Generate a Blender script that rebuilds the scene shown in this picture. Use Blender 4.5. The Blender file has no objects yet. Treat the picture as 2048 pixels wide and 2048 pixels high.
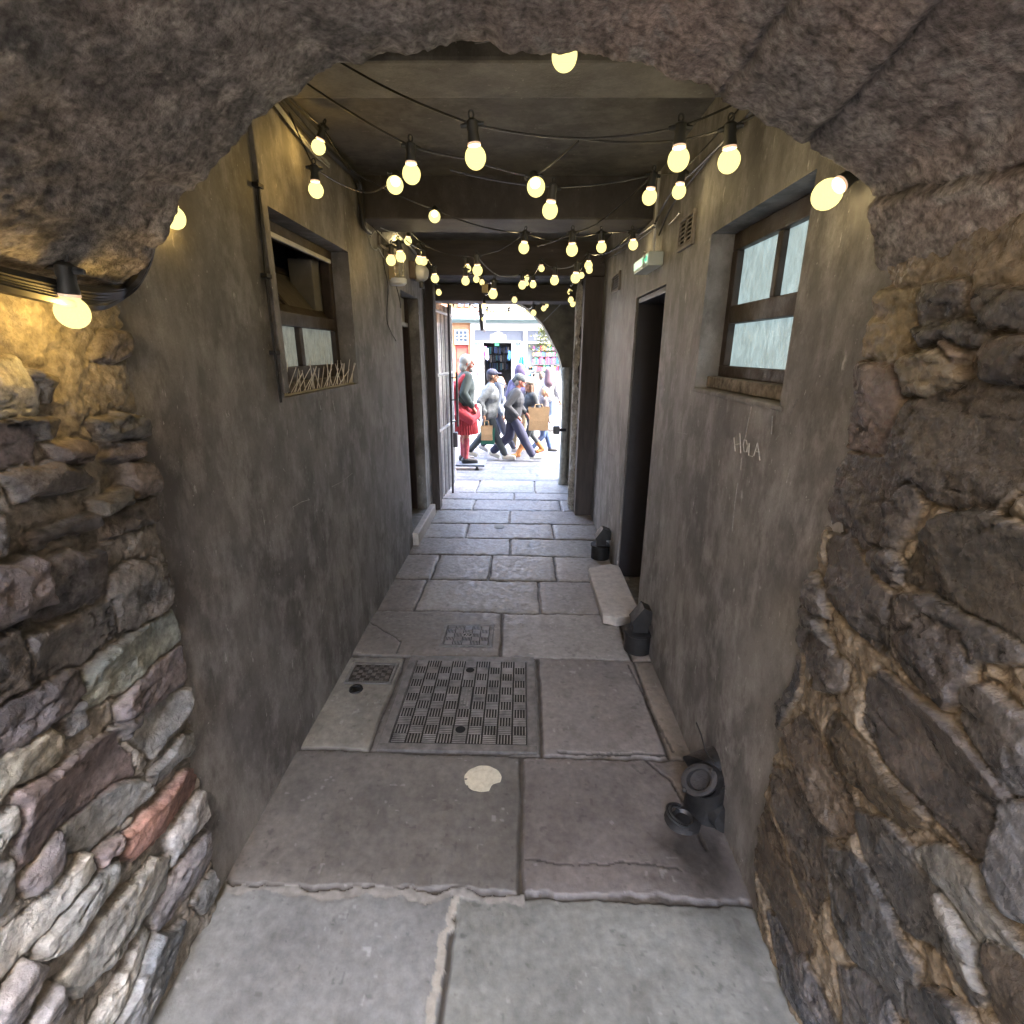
import bpy, math, random
import numpy as np
from mathutils import Vector, Matrix
random.seed(7); rng = np.random.default_rng(7)
D = bpy.data; SC = bpy.context.scene; COL = SC.collection
rad = math.radians

# ------------------------------------------------------------------ camera
F = 1028.0; EYE = 1.8
_dY = np.array([20/F, 321/F, -1.0]); _nY = _dY/np.linalg.norm(_dY)
_dX = np.array([1, -.0122, 20/F + -.0122*321/F]); _dX /= np.linalg.norm(_dX)
_dZ = np.cross(_dX, _nY)
RM = np.array([_dX, _nY, _dZ]); OR = np.array([0, 0, EYE])
def ray(px, py): return RM @ np.array([(px-1024)/F, (1024-py)/F, -1.0])
def onX(px, py, v): d = ray(px, py); return Vector(OR + d*((v-OR[0])/d[0]))
def onY(px, py, v): d = ray(px, py); return Vector(OR + d*((v-OR[1])/d[1]))
def onZ(px, py, v): d = ray(px, py); return Vector(OR + d*((v-OR[2])/d[2]))
def atD(px, py, dep): return Vector(OR + ray(px, py)*dep)
XL, XR, CEIL = -1.03, .815, 2.84
def gz(y):
    if y < 7.3: return 0.0
    if y < 10.4: return -.36*(y-7.3)/3.1
    return -.36-.1*min(1, (y-10.4)/6)
def onG(px, py):
    d = ray(px, py); t = 4.0
    while t < 40:
        p = OR + d*t
        if p[2] <= gz(p[1]): return Vector(p)
        t += .01
    return Vector(p)
cam = D.objects.new('camera', D.cameras.new('camera')); COL.objects.link(cam)
cam.data.lens = 36*F/2048; cam.data.sensor_width = 36; cam.data.clip_start = .02; cam.data.clip_end = 500
M4 = Matrix([list(RM[0])+[0], list(RM[1])+[0], list(RM[2])+[EYE], [0, 0, 0, 1]])
cam.matrix_world = M4; SC.camera = cam

# ------------------------------------------------------------------ noise
def _h(ix, iy, iz, s):
    n = (ix.astype(np.int64)*374761393 + iy.astype(np.int64)*668265263 + iz.astype(np.int64)*1274126177 + s*974634777) & 0xffffffff
    n = ((n ^ (n >> 13))*1274126177) & 0xffffffff
    n = ((n ^ (n >> 16))*2246822519) & 0xffffffff
    return (n ^ (n >> 15))/4294967295.0
def vn(x, y, z=0., s=0):
    x, y = np.broadcast_arrays(np.asarray(x, float), np.asarray(y, float)); z = np.broadcast_to(np.asarray(z, float), x.shape)
    ix, iy, iz = np.floor(x), np.floor(y), np.floor(z)
    fx, fy, fz = x-ix, y-iy, z-iz
    fx, fy, fz = fx*fx*(3-2*fx), fy*fy*(3-2*fy), fz*fz*(3-2*fz)
    r = 0
    for a in (0, 1):
        for b in (0, 1):
            for c in (0, 1):
                r = r + _h(ix+a, iy+b, iz+c, s)*np.where(a, fx, 1-fx)*np.where(b, fy, 1-fy)*np.where(c, fz, 1-fz)
    return r*2-1
def fbm(x, y, z=0., o=4, s=0, g=.5):
    r, a = 0, 1.
    for i in range(o):
        r = r + a*vn(np.asarray(x)*2**i, np.asarray(y)*2**i, np.asarray(z)*2**i, s+i*17); a *= g
    return r
def sst(a, b, x): t = np.clip((x-a)/(b-a), 0, 1); return t*t*(3-2*t)

# ------------------------------------------------------------------ materials
def mk(name, col=(.5, .5, .5), rough=.8, var=.25, vs=6., bump=.15, bs=60., attr=None, metal=0, emis=None, es=0, spec=.5, stretch=(1, 1, 1), rvar=.0, bdist=.01):
    m = D.materials.new(name); m.use_nodes = True; nt = m.node_tree; N, L = nt.nodes, nt.links
    b = N['Principled BSDF']; b.inputs['Roughness'].default_value = rough; b.inputs['Metallic'].default_value = metal
    b.inputs['Specular IOR Level'].default_value = spec
    tc = N.new('ShaderNodeTexCoord'); mp = N.new('ShaderNodeMapping'); mp.inputs['Scale'].default_value = stretch
    L.new(tc.outputs['Object'], mp.inputs['Vector'])
    n1 = N.new('ShaderNodeTexNoise'); n1.inputs['Scale'].default_value = vs; n1.inputs['Detail'].default_value = 6; n1.inputs['Roughness'].default_value = .62
    L.new(mp.outputs[0], n1.inputs['Vector'])
    if attr:
        a = N.new('ShaderNodeAttribute'); a.attribute_name = attr; src = a.outputs['Color']
    else:
        a = N.new('ShaderNodeRGB'); a.outputs[0].default_value = (*col, 1); src = a.outputs[0]
    mr = N.new('ShaderNodeMapRange'); mr.inputs['From Min'].default_value = .3; mr.inputs['From Max'].default_value = .7
    mr.inputs['To Min'].default_value = 1-var; mr.inputs['To Max'].default_value = 1+var
    L.new(n1.outputs['Fac'], mr.inputs['Value'])
    mx = N.new('ShaderNodeVectorMath'); mx.operation = 'SCALE'
    L.new(src, mx.inputs[0]); L.new(mr.outputs[0], mx.inputs['Scale'])
    L.new(mx.outputs[0], b.inputs['Base Color'])
    if rvar:
        r2 = N.new('ShaderNodeMapRange'); r2.inputs['From Min'].default_value = .35; r2.inputs['From Max'].default_value = .65
        r2.inputs['To Min'].default_value = rough-rvar; r2.inputs['To Max'].default_value = rough+rvar
        n3 = N.new('ShaderNodeTexNoise'); n3.inputs['Scale'].default_value = vs*.7; L.new(mp.outputs[0], n3.inputs['Vector'])
        L.new(n3.outputs['Fac'], r2.inputs['Value']); L.new(r2.outputs[0], b.inputs['Roughness'])
    if bump:
        n2 = N.new('ShaderNodeTexNoise'); n2.inputs['Scale'].default_value = bs; n2.inputs['Detail'].default_value = 8; n2.inputs['Roughness'].default_value = .65
        L.new(mp.outputs[0], n2.inputs['Vector'])
        bp = N.new('ShaderNodeBump'); bp.inputs['Strength'].default_value = bump; bp.inputs['Distance'].default_value = bdist
        L.new(n2.outputs['Fac'], bp.inputs['Height']); L.new(bp.outputs[0], b.inputs['Normal'])
    if emis:
        b.inputs['Emission Color'].default_value = (*emis, 1); b.inputs['Emission Strength'].default_value = es
    return m
def plaster(name, col, light, dark):
    """trowelled cement render: blotches, vertical run marks, pale flecks and scratches"""
    m = D.materials.new(name); m.use_nodes = True; nt = m.node_tree; N, L = nt.nodes, nt.links
    b = N['Principled BSDF']; b.inputs['Roughness'].default_value = .62; b.inputs['Specular IOR Level'].default_value = .35
    tc = N.new('ShaderNodeTexCoord')
    def noise(scale, st=(1, 1, 1), det=6, ro=.6, off=0):
        mp = N.new('ShaderNodeMapping'); mp.inputs['Scale'].default_value = st; mp.inputs['Location'].default_value = (off, off, off)
        L.new(tc.outputs['Object'], mp.inputs['Vector'])
        n = N.new('ShaderNodeTexNoise'); n.inputs['Scale'].default_value = scale; n.inputs['Detail'].default_value = det; n.inputs['Roughness'].default_value = ro
        L.new(mp.outputs[0], n.inputs['Vector']); return n.outputs['Fac']
    def rng_(src, a, c, lo=0., hi=1.):
        r = N.new('ShaderNodeMapRange'); r.inputs['From Min'].default_value = a; r.inputs['From Max'].default_value = c
        r.inputs['To Min'].default_value = lo; r.inputs['To Max'].default_value = hi; L.new(src, r.inputs['Value']); return r.outputs[0]
    def mix(f, a, c):
        x = N.new('ShaderNodeMix'); x.data_type = 'RGBA'; L.new(f, x.inputs['Factor'])
        for k, v in ((6, a), (7, c)):
            if isinstance(v, tuple): x.inputs[k].default_value = (*v, 1)
            else: L.new(v, x.inputs[k])
        return x.outputs[2]
    c = mix(rng_(noise(2.6, (1, 1, .8), 8, .68, 3), .40, .60), col, dark)
    c = mix(rng_(noise(6.5, (1, 1.1, .7), 8, .7, 13), .48, .66, 0, .8), c, light)
    c = mix(rng_(noise(17, (1, 1.1, .6), 6, .7, 23), .52, .70, 0, .55), c, dark)
    c = mix(rng_(noise(4.2, (1, 1.3, .5), 7, .68), .5, .74, 0, .7), c, light)
    c = mix(rng_(noise(7, (1, 1.7, .42), 7, .66, 9), .54, .76, 0, .42), c, dark)
    c = mix(rng_(noise(26, (1, 1, .4), 5, .65, 5), .65, .73, 0, .6), c, tuple(min(1, v*1.9) for v in light))
    c = mix(rng_(noise(90, (1, 1, .7), 4, .55, 2), .69, .75, 0, .6), c, tuple(min(1, v*2.1) for v in light))
    c = mix(rng_(noise(220, det=2, off=1), .2, .8, .0, .35), c, dark)
    L.new(c, b.inputs['Base Color'])
    bp = N.new('ShaderNodeBump'); bp.inputs['Strength'].default_value = .35; bp.inputs['Distance'].default_value = .012
    ad = N.new('ShaderNodeMath'); ad.operation = 'ADD'
    L.new(noise(7), ad.inputs[0]); L.new(rng_(noise(90, det=6), 0, 1, 0, .35), ad.inputs[1]); L.new(ad.outputs[0], bp.inputs['Height'])
    L.new(bp.outputs[0], b.inputs['Normal']); return m

# ------------------------------------------------------------------ mesh helpers
class MB:
    def __init__(s): s.v = []; s.f = []; s.mi = []; s.cur = 0
    def add(s, vs, fs):
        o = len(s.v); s.v += [tuple(v) for v in vs]; s.f += [tuple(i+o for i in f) for f in fs]; s.mi += [s.cur]*len(fs); return s
    def box(s, a, b, rz=0, c=None, tilt=0):
        (x0, y0, z0), (x1, y1, z1) = a, b
        x0, x1 = sorted((x0, x1)); y0, y1 = sorted((y0, y1)); z0, z1 = sorted((z0, z1))
        P = [Vector(p) for p in ((x0, y0, z0), (x1, y0, z0), (x1, y1, z0), (x0, y1, z0), (x0, y0, z1), (x1, y0, z1), (x1, y1, z1), (x0, y1, z1))]
        if rz or tilt:
            c = Vector(c) if c else sum(P, Vector())/8; R = Matrix.Rotation(rz, 3, 'Z') @ Matrix.Rotation(tilt, 3, 'Y')
            P = [R @ (p-c)+c for p in P]
        return s.add(P, [(3, 2, 1, 0), (4, 5, 6, 7), (0, 1, 5, 4), (1, 2, 6, 5), (2, 3, 7, 6), (3, 0, 4, 7)])
    def bbox(s, a, b, e=.006):
        """box with chamfered edges"""
        (x0, x1), (y0, y1), (z0, z1) = [sorted((a[i], b[i])) for i in range(3)]
        e = min(e, (x1-x0)*.4, (y1-y0)*.4, (z1-z0)*.4)
        import bmesh
        bm = bmesh.new(); bmesh.ops.create_cube(bm, size=1)
        for v in bm.verts: v.co = Vector(((x0+x1)/2+v.co.x*(x1-x0), (y0+y1)/2+v.co.y*(y1-y0), (z0+z1)/2+v.co.z*(z1-z0)))
        bmesh.ops.bevel(bm, geom=bm.edges[:], offset=e, segments=2, affect='EDGES', profile=.6)
        bm.verts.ensure_lookup_table(); bm.verts.index_update()
        s.add([v.co for v in bm.verts], [[v.index for v in f.verts] for f in bm.faces]); bm.free(); return s
    def tube(s, pts, r, n=8, cap=True):
        pts = [Vector(p) for p in pts]; rs = r if isinstance(r, (list, tuple)) else [r]*len(pts)
        V = []; up = None
        for i, p in enumerate(pts):
            t = (pts[min(i+1, len(pts)-1)]-pts[max(i-1, 0)])
            if t.length < 1e-9: t = Vector((0, 0, 1))
            t.normalize()
            if up is None or abs(up.dot(t)) > .95: up = Vector((0, 0, 1)) if abs(t.z) < .9 else Vector((0, 1, 0))
            a = t.cross(up).normalized(); b = a.cross(t).normalized(); up = b
            V += [p+(a*math.cos(2*math.pi*k/n)+b*math.sin(2*math.pi*k/n))*rs[i] for k in range(n)]
        Fs = [(i*n+k, i*n+(k+1) % n, (i+1)*n+(k+1) % n, (i+1)*n+k) for i in range(len(pts)-1) for k in range(n)]
        if cap: Fs += [tuple(range(n-1, -1, -1)), tuple((len(pts)-1)*n+k for k in range(n))]
        return s.add(V, Fs)
    def lathe(s, prof, c=(0, 0, 0), n=16, axis=(0, 0, 1), sx=1, sy=1):
        """prof: (r, h) pairs along axis"""
        q = Vector((0, 0, 1)).rotation_difference(Vector(axis).normalized()); c = Vector(c); V = []
        for r, h in prof: V += [c+q @ Vector((r*sx*math.cos(2*math.pi*k/n), r*sy*math.sin(2*math.pi*k/n), h)) for k in range(n)]
        Fs = [(i*n+k, i*n+(k+1) % n, (i+1)*n+(k+1) % n, (i+1)*n+k) for i in range(len(prof)-1) for k in range(n)]
        if prof[0][0] > 1e-6: Fs.append(tuple(range(n-1, -1, -1)))
        if prof[-1][0] > 1e-6: Fs.append(tuple((len(prof)-1)*n+k for k in range(n)))
        return s.add(V, Fs)
    def ell(s, c, r, n=14, m=9, rot=None):
        c = Vector(c); V = [];
        for i in range(m+1):
            th = math.pi*i/m
            for k in range(n):
                p = Vector((r[0]*math.sin(th)*math.cos(2*math.pi*k/n), r[1]*math.sin(th)*math.sin(2*math.pi*k/n), r[2]*math.cos(th)))
                V.append(c+(rot @ p if rot else p))
        return s.add(V, [(i*n+k, (i+1)*n+k, (i+1)*n+(k+1) % n, i*n+(k+1) % n) for i in range(m) for k in range(n)])
    def cap(s, a, b, ra, rb, n=12):
        a, b = Vector(a), Vector(b); ax = b-a; l = max(ax.length, 1e-5)
        prof = [(ra*math.sin(t), -ra*math.cos(t)) for t in (.001, .5, 1.05, 1.57)] + [(rb*math.cos(t), l+rb*math.sin(t)) for t in (0, .5, 1.05, 1.569)]
        return s.lathe(prof, a, n, ax if ax.length > 1e-5 else (0, 0, 1))
    def prism(s, pts, ext):
        n = len(pts); P = [Vector(p) for p in pts]; E = Vector(ext); V = P+[p+E for p in P]
        return s.add(V, [tuple(range(n-1, -1, -1)), tuple(range(n, 2*n))]+[(i, (i+1) % n, n+(i+1) % n, n+i) for i in range(n)])
    def build(s, name, mat, parent=None, smooth=False, base=None, local=False):
        me = D.meshes.new(name); o = D.objects.new(name, me)
        off = Vector(base) if base else Vector((0, 0, 0))
        me.from_pydata([Vector(v)-off for v in s.v], [], s.f)
        for m in (mat if isinstance(mat, (list, tuple)) else [mat]): me.materials.append(m)
        if any(s.mi): me.polygons.foreach_set('material_index', s.mi)
        if smooth:
            me.polygons.foreach_set('use_smooth', [True]*len(me.polygons)); me.set_sharp_from_angle(angle=rad(40))
        me.validate(); COL.objects.link(o)
        if base: o.location = off
        if parent:
            o.parent = parent; o.matrix_parent_inverse = PI_(parent) if not local else Matrix.Identity(4)
        return o
def WM(o): return (WM(o.parent) @ o.matrix_parent_inverse @ o.matrix_basis) if o.parent else o.matrix_basis.copy()
def PI_(p): return WM(p).inverted()
def tag(o, label=None, cat=None, group=None, kind=None):
    if label: o['label'] = label
    if cat: o['category'] = cat
    if group: o['group'] = group
    if kind: o['kind'] = kind
    return o
def thing(name, label, cat, group=None, loc=(0, 0, 0)):
    o = D.objects.new(name, None); o.empty_display_size = .1; o.location = loc; COL.objects.link(o); return tag(o, label, cat, group)
def grid(name, P, C, mat, flip=False, extra=None, keep=None):
    """P (n,m,3) surface, C (n,m,3) albedo"""
    n, m = P.shape[:2]; me = D.meshes.new(name); me.vertices.add(n*m); me.vertices.foreach_set('co', P.reshape(-1).astype(np.float32))
    i = np.arange(n*m).reshape(n, m); q = np.stack([i[:-1, :-1], i[1:, :-1], i[1:, 1:], i[:-1, 1:]], -1)
    if keep is not None: q = q[keep]
    q = q.reshape(-1, 4)
    if flip: q = q[:, ::-1]
    nf = len(q); me.loops.add(nf*4); me.loops.foreach_set('vertex_index', q.reshape(-1).astype(np.int32))
    me.polygons.add(nf); me.polygons.foreach_set('loop_start', np.arange(0, nf*4, 4, dtype=np.int32))
    me.polygons.foreach_set('use_smooth', np.ones(nf, bool)); me.update(calc_edges=True)
    ca = me.color_attributes.new('Col', 'FLOAT_COLOR', 'POINT'); ca.data.foreach_set('color', np.concatenate([C, np.ones((n, m, 1))], -1).reshape(-1).astype(np.float32))
    me.materials.append(mat); o = D.objects.new(name, me); COL.objects.link(o); return o
def polydist(U, V, poly):
    """signed distance (positive inside) to polygon"""
    p = np.asarray(poly, float); d = np.full(U.shape, 1e9); ins = np.zeros(U.shape, bool)
    for a, b in zip(p, np.roll(p, -1, 0)):
        e = b-a; l = max(e @ e, 1e-12); t = np.clip(((U-a[0])*e[0]+(V-a[1])*e[1])/l, 0, 1)
        d = np.minimum(d, np.hypot(U-a[0]-t*e[0], V-a[1]-t*e[1]))
        c = (a[1] > V) != (b[1] > V)
        with np.errstate(divide='ignore', invalid='ignore'): ins ^= c & (U < (b[0]-a[0])*(V-a[1])/(b[1]-a[1]+1e-15)+a[0])
    return np.where(ins, d, -d)

# shared materials
M_black = mk('black_rubber', (.022, .022, .024), .5, .2, 30, .1, 120)
M_iron = mk('black_iron', (.010, .0095, .0095), .58, .35, 18, .3, 70, rvar=.15)
M_timber = mk('dark_timber', (.058, .046, .042), .7, .35, 9, .4, 30, stretch=(3, 3, .4))
M_timberX = mk('beam_timber', (.055, .045, .041), .7, .35, 9, .4, 30, stretch=(.4, 3, 3))
M_brownpaint = mk('brown_window_paint', (.05, .036, .03), .55, .35, 14, .35, 50, rvar=.12)
M_white = mk('dirty_white', (.62, .62, .6), .5, .12, 14, .1, 60)
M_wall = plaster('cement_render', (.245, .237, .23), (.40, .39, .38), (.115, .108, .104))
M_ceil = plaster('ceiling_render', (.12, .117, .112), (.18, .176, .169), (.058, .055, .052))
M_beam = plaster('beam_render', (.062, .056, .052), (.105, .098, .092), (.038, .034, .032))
M_stoneL = mk('dry_rubble_stone', rough=.86, var=.38, vs=48, bump=.9, bs=75, attr='Col', bdist=.010)
M_stoneR = mk('damp_rubble_stone', rough=.26, var=.4, vs=44, bump=.9, bs=60, attr='Col', bdist=.011, rvar=.16)
M_vault = mk('rough_vault_stone', rough=.88, var=.6, vs=75, bump=.75, bs=110, attr='Col', bdist=.011)
M_flag = mk('worn_flagstone', rough=.52, var=.22, vs=28, bump=.28, bs=140, attr='Col', bdist=.004, rvar=.12)
M_slab = mk('doorstep_stone', (.44, .40, .355), .6, .2, 20, .3, 60)
M_dark = mk('dark_paint', (.016, .014, .018), .5, .3, 8, .15, 40)
M_pit = mk('pit_dark', (.004, .004, .004), .9, .1, 5, 0)

# ------------------------------------------------------------------ floor
def lin(a, b, step): return np.linspace(a, b, max(2, int(round((b-a)/step))+1))
ys = np.concatenate([lin(-3.2, .3, .03)[:-1], lin(.3, 3.4, .0055)[:-1], lin(3.4, 5.4, .009)[:-1], lin(5.4, 7.3, .014)])
xs = lin(XL-.1, XR+.1, .0055)
Yg, Xg = np.meshgrid(ys, xs, indexing='ij')
XW = Xg + .006*fbm(Yg*5, Xg*5, 0, 3, 3); YW = Yg + .010*fbm(Xg*2.2, Yg*2.2, 0, 2, 11) + .007*fbm(Xg*18, Yg*18, 0, 3, 12)
YW = YW + .012*XW   # the rows run a little askew
def rowY(py): return onZ(1044, py*1.06, 0).y
def colX(px, py): return onZ(px*1.06, py*1.06, 0).x
A_ = (.19, .193, .182); B_ = (.135, .123, .113); Cc = (.185, .17, .157); D_ = (.275, .252, .23); E_ = (.30, .275, .25)
rows = [(-3.4, -1.1, [-.3, .4], [A_]*3), (-1.1, .1, [.12], [A_]*2), (.1, 1.315, [-.21], [A_, A_]),
    (1.315, 1.955, [.018], [B_, (.142, .129, .119)]),
    (1.955, 2.752, [-.70, .115, .705], [(.2, .18, .15), (.13, .12, .11), Cc, (.165, .145, .12)]),
    (2.752, rowY(1156), [-.115, .70], [(.195, .17, .15), D_, (.18, .16, .14)]),
    (rowY(1156), rowY(1095), [colX(792, 1125), colX(1018, 1125), .79], [(.2, .175, .15), D_, D_, (.2, .18, .16)]),
    (rowY(1095), rowY(1048), [colX(820, 1070), colX(925, 1070), colX(1048, 1070)], [(.22, .19, .165), E_, E_, E_]),
    (rowY(1048), rowY(1016), [colX(963, 1032)], [E_, E_]), (rowY(1016), rowY(988), [colX(881, 1000), colX(1044, 1000)], [E_]*3),
    (rowY(988), rowY(963), [colX(962, 975)], [E_]*2), (rowY(963), rowY(943), [colX(894, 953), 0.5], [E_]*3),
    (rowY(943), rowY(930), [colX(970, 937)], [E_]*2), (rowY(930), 7.6, [colX(900, 923), colX(1010, 923)], [E_]*3)]
H = np.zeros_like(Xg); CA = np.zeros(Xg.shape+(3,)); dj = np.full(Xg.shape, 9.); sid = np.zeros(Xg.shape)
for r, (y0, y1, jx, cols) in enumerate(rows):
    inr = (YW >= y0) & (YW < y1); e = [-9]+list(jx)+[9]
    dj = np.where(inr, np.minimum(YW-y0, y1-YW), dj)
    for k in range(len(e)-1):
        ic = inr & (XW >= e[k]) & (XW < e[k+1]); dx = np.minimum(XW-e[k], e[k+1]-XW)
        dj = np.where(ic, np.minimum(dj, dx), dj); t = 1+rng.uniform(-.1, .1); ti = np.array([1+rng.uniform(-.03, .03), 1, 1+rng.uniform(-.03, .03)])
        CA[ic] = np.array(cols[k % len(cols)])*t*ti; sid[ic] = r*7+k
        H[ic] += rng.uniform(-.003, .003) + (XW[ic]*rng.uniform(-.004, .004))
jw = .0045+.003*fbm(Xg*7, Yg*7, 0, 2, 5)
edge = sst(0, .010, dj-jw)
H += -.012*(1-edge) - .004*(1-sst(0, .05, dj-jw)) + .0016*fbm(Xg*9, Yg*9, 0, 4, 21)+.0007*fbm(Xg*60, Yg*60, 0, 3, 22)
mot = fbm(Xg*3, Yg*3, 0, 5, 31); CA *= (1+.13*mot)[..., None]
CA *= (1-.16*sst(.2, .7, fbm(Xg*11, Yg*7, 0, 4, 33)))[..., None]
spk = sst(.62, .72, vn(Xg*70, Yg*70, 0, 41)*.6+vn(Xg*23, Yg*23, 0, 43)*.5); CA = CA*(1-spk[..., None]*.3)
lspk = sst(.72, .8, vn(Xg*55, Yg*55, 0, 45)*.7+vn(Xg*13, Yg*13, 0, 46)*.4); CA = CA+lspk[..., None]*.08
CA = CA*edge[..., None] + np.array([.055, .047, .038])*(1-edge[..., None])
# pale mortar along two joints
mj = (np.abs(XW+.225+.02*vn(Yg*9, 0, 0, 51)+.01*vn(Yg*40, 0, 0, 52)-.0) < .013) & (YW > .1) & (YW < 1.3)
CA[mj] = (.31, .29, .25); H[mj] = -.001
mj2 = (np.abs(YW-1.30+.012*vn(Xg*10, 1, 0, 53)) < .016+.01*vn(Xg*25, 3, 0, 54)) & (Xg < .03)
CA[mj2] = np.array([.23, .22, .2])*(1+.2*vn(Xg*60, Yg*60)[mj2])[..., None]; H[mj2] = -.002
pipe_dk = np.exp(-(((Xg-.70)/.12)**2+((Yg-1.46)/.2)**2)*(1+.5*fbm(Xg*8, Yg*8, 0, 3, 58))); CA *= (1-.75*np.clip(pipe_dk*1.3, 0, 1))[..., None]   # floor colour darkened in a soft oval at the waste pipe
# a cracked corner and a break running across the right slab
def crack(pts, w=.005, dep=.006):
    d = np.full(Xg.shape, 9.)
    for a, b in zip(pts[:-1], pts[1:]):
        ex, ey = b[0]-a[0], b[1]-a[1]; t = np.clip(((XW-a[0])*ex+(YW-a[1])*ey)/(ex*ex+ey*ey), 0, 1)
        d = np.minimum(d, np.hypot(XW-a[0]-t*ex, YW-a[1]-t*ey))
    m = d < w; H[m] -= dep; CA[m] = CA[m]*.35
zf = lambda x, y: tuple(onZ(600+x/2.415, 1000+y/2.415, 0))[:2]
crack([zf(345, 600), zf(400, 635), zf(455, 665), zf(488, 690), zf(470, 740)]); crack([zf(1250, 1215), zf(1450, 1225), zf(1640, 1222), zf(1760, 1225)], .006)
crack([(.04, 1.44), (.2, 1.43), (.35, 1.435), (.6, 1.425)], .003, .003); crack([(.60, 1.94), (.68, 1.83), (.71, 1.68), (.72, 1.5)], .006)
crack([(.66, 2.7), (.70, 2.35), (.735, 2.0)], .006)
# sockets for the covers
_q = [onZ(700+x/4.83, 1200+y/4.83, 0) for x, y in ((925, 240), (1395, 240), (1365, 460), (850, 455))]; _r = [onZ(*p, 0) for p in ((708, 1325), (797, 1326), (782, 1368), (689, 1366))]
for x0, x1, y0, y1 in ((-.662, .096, 1.968, 2.752), *[((q[0].x+q[3].x)/2, (q[1].x+q[2].x)/2, (q[2].y+q[3].y)/2, (q[0].y+q[1].y)/2) for q in (_q, _r)]):
    inn = np.minimum(np.minimum(Xg-x0, x1-Xg), np.minimum(Yg-y0, y1-Yg)); H = np.where(inn > 0, -.014, H)
FP = np.stack([Xg, Yg, H], -1)
floor = grid('passage_path', FP, CA, M_flag, flip=True); tag(floor, kind='structure')

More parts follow.
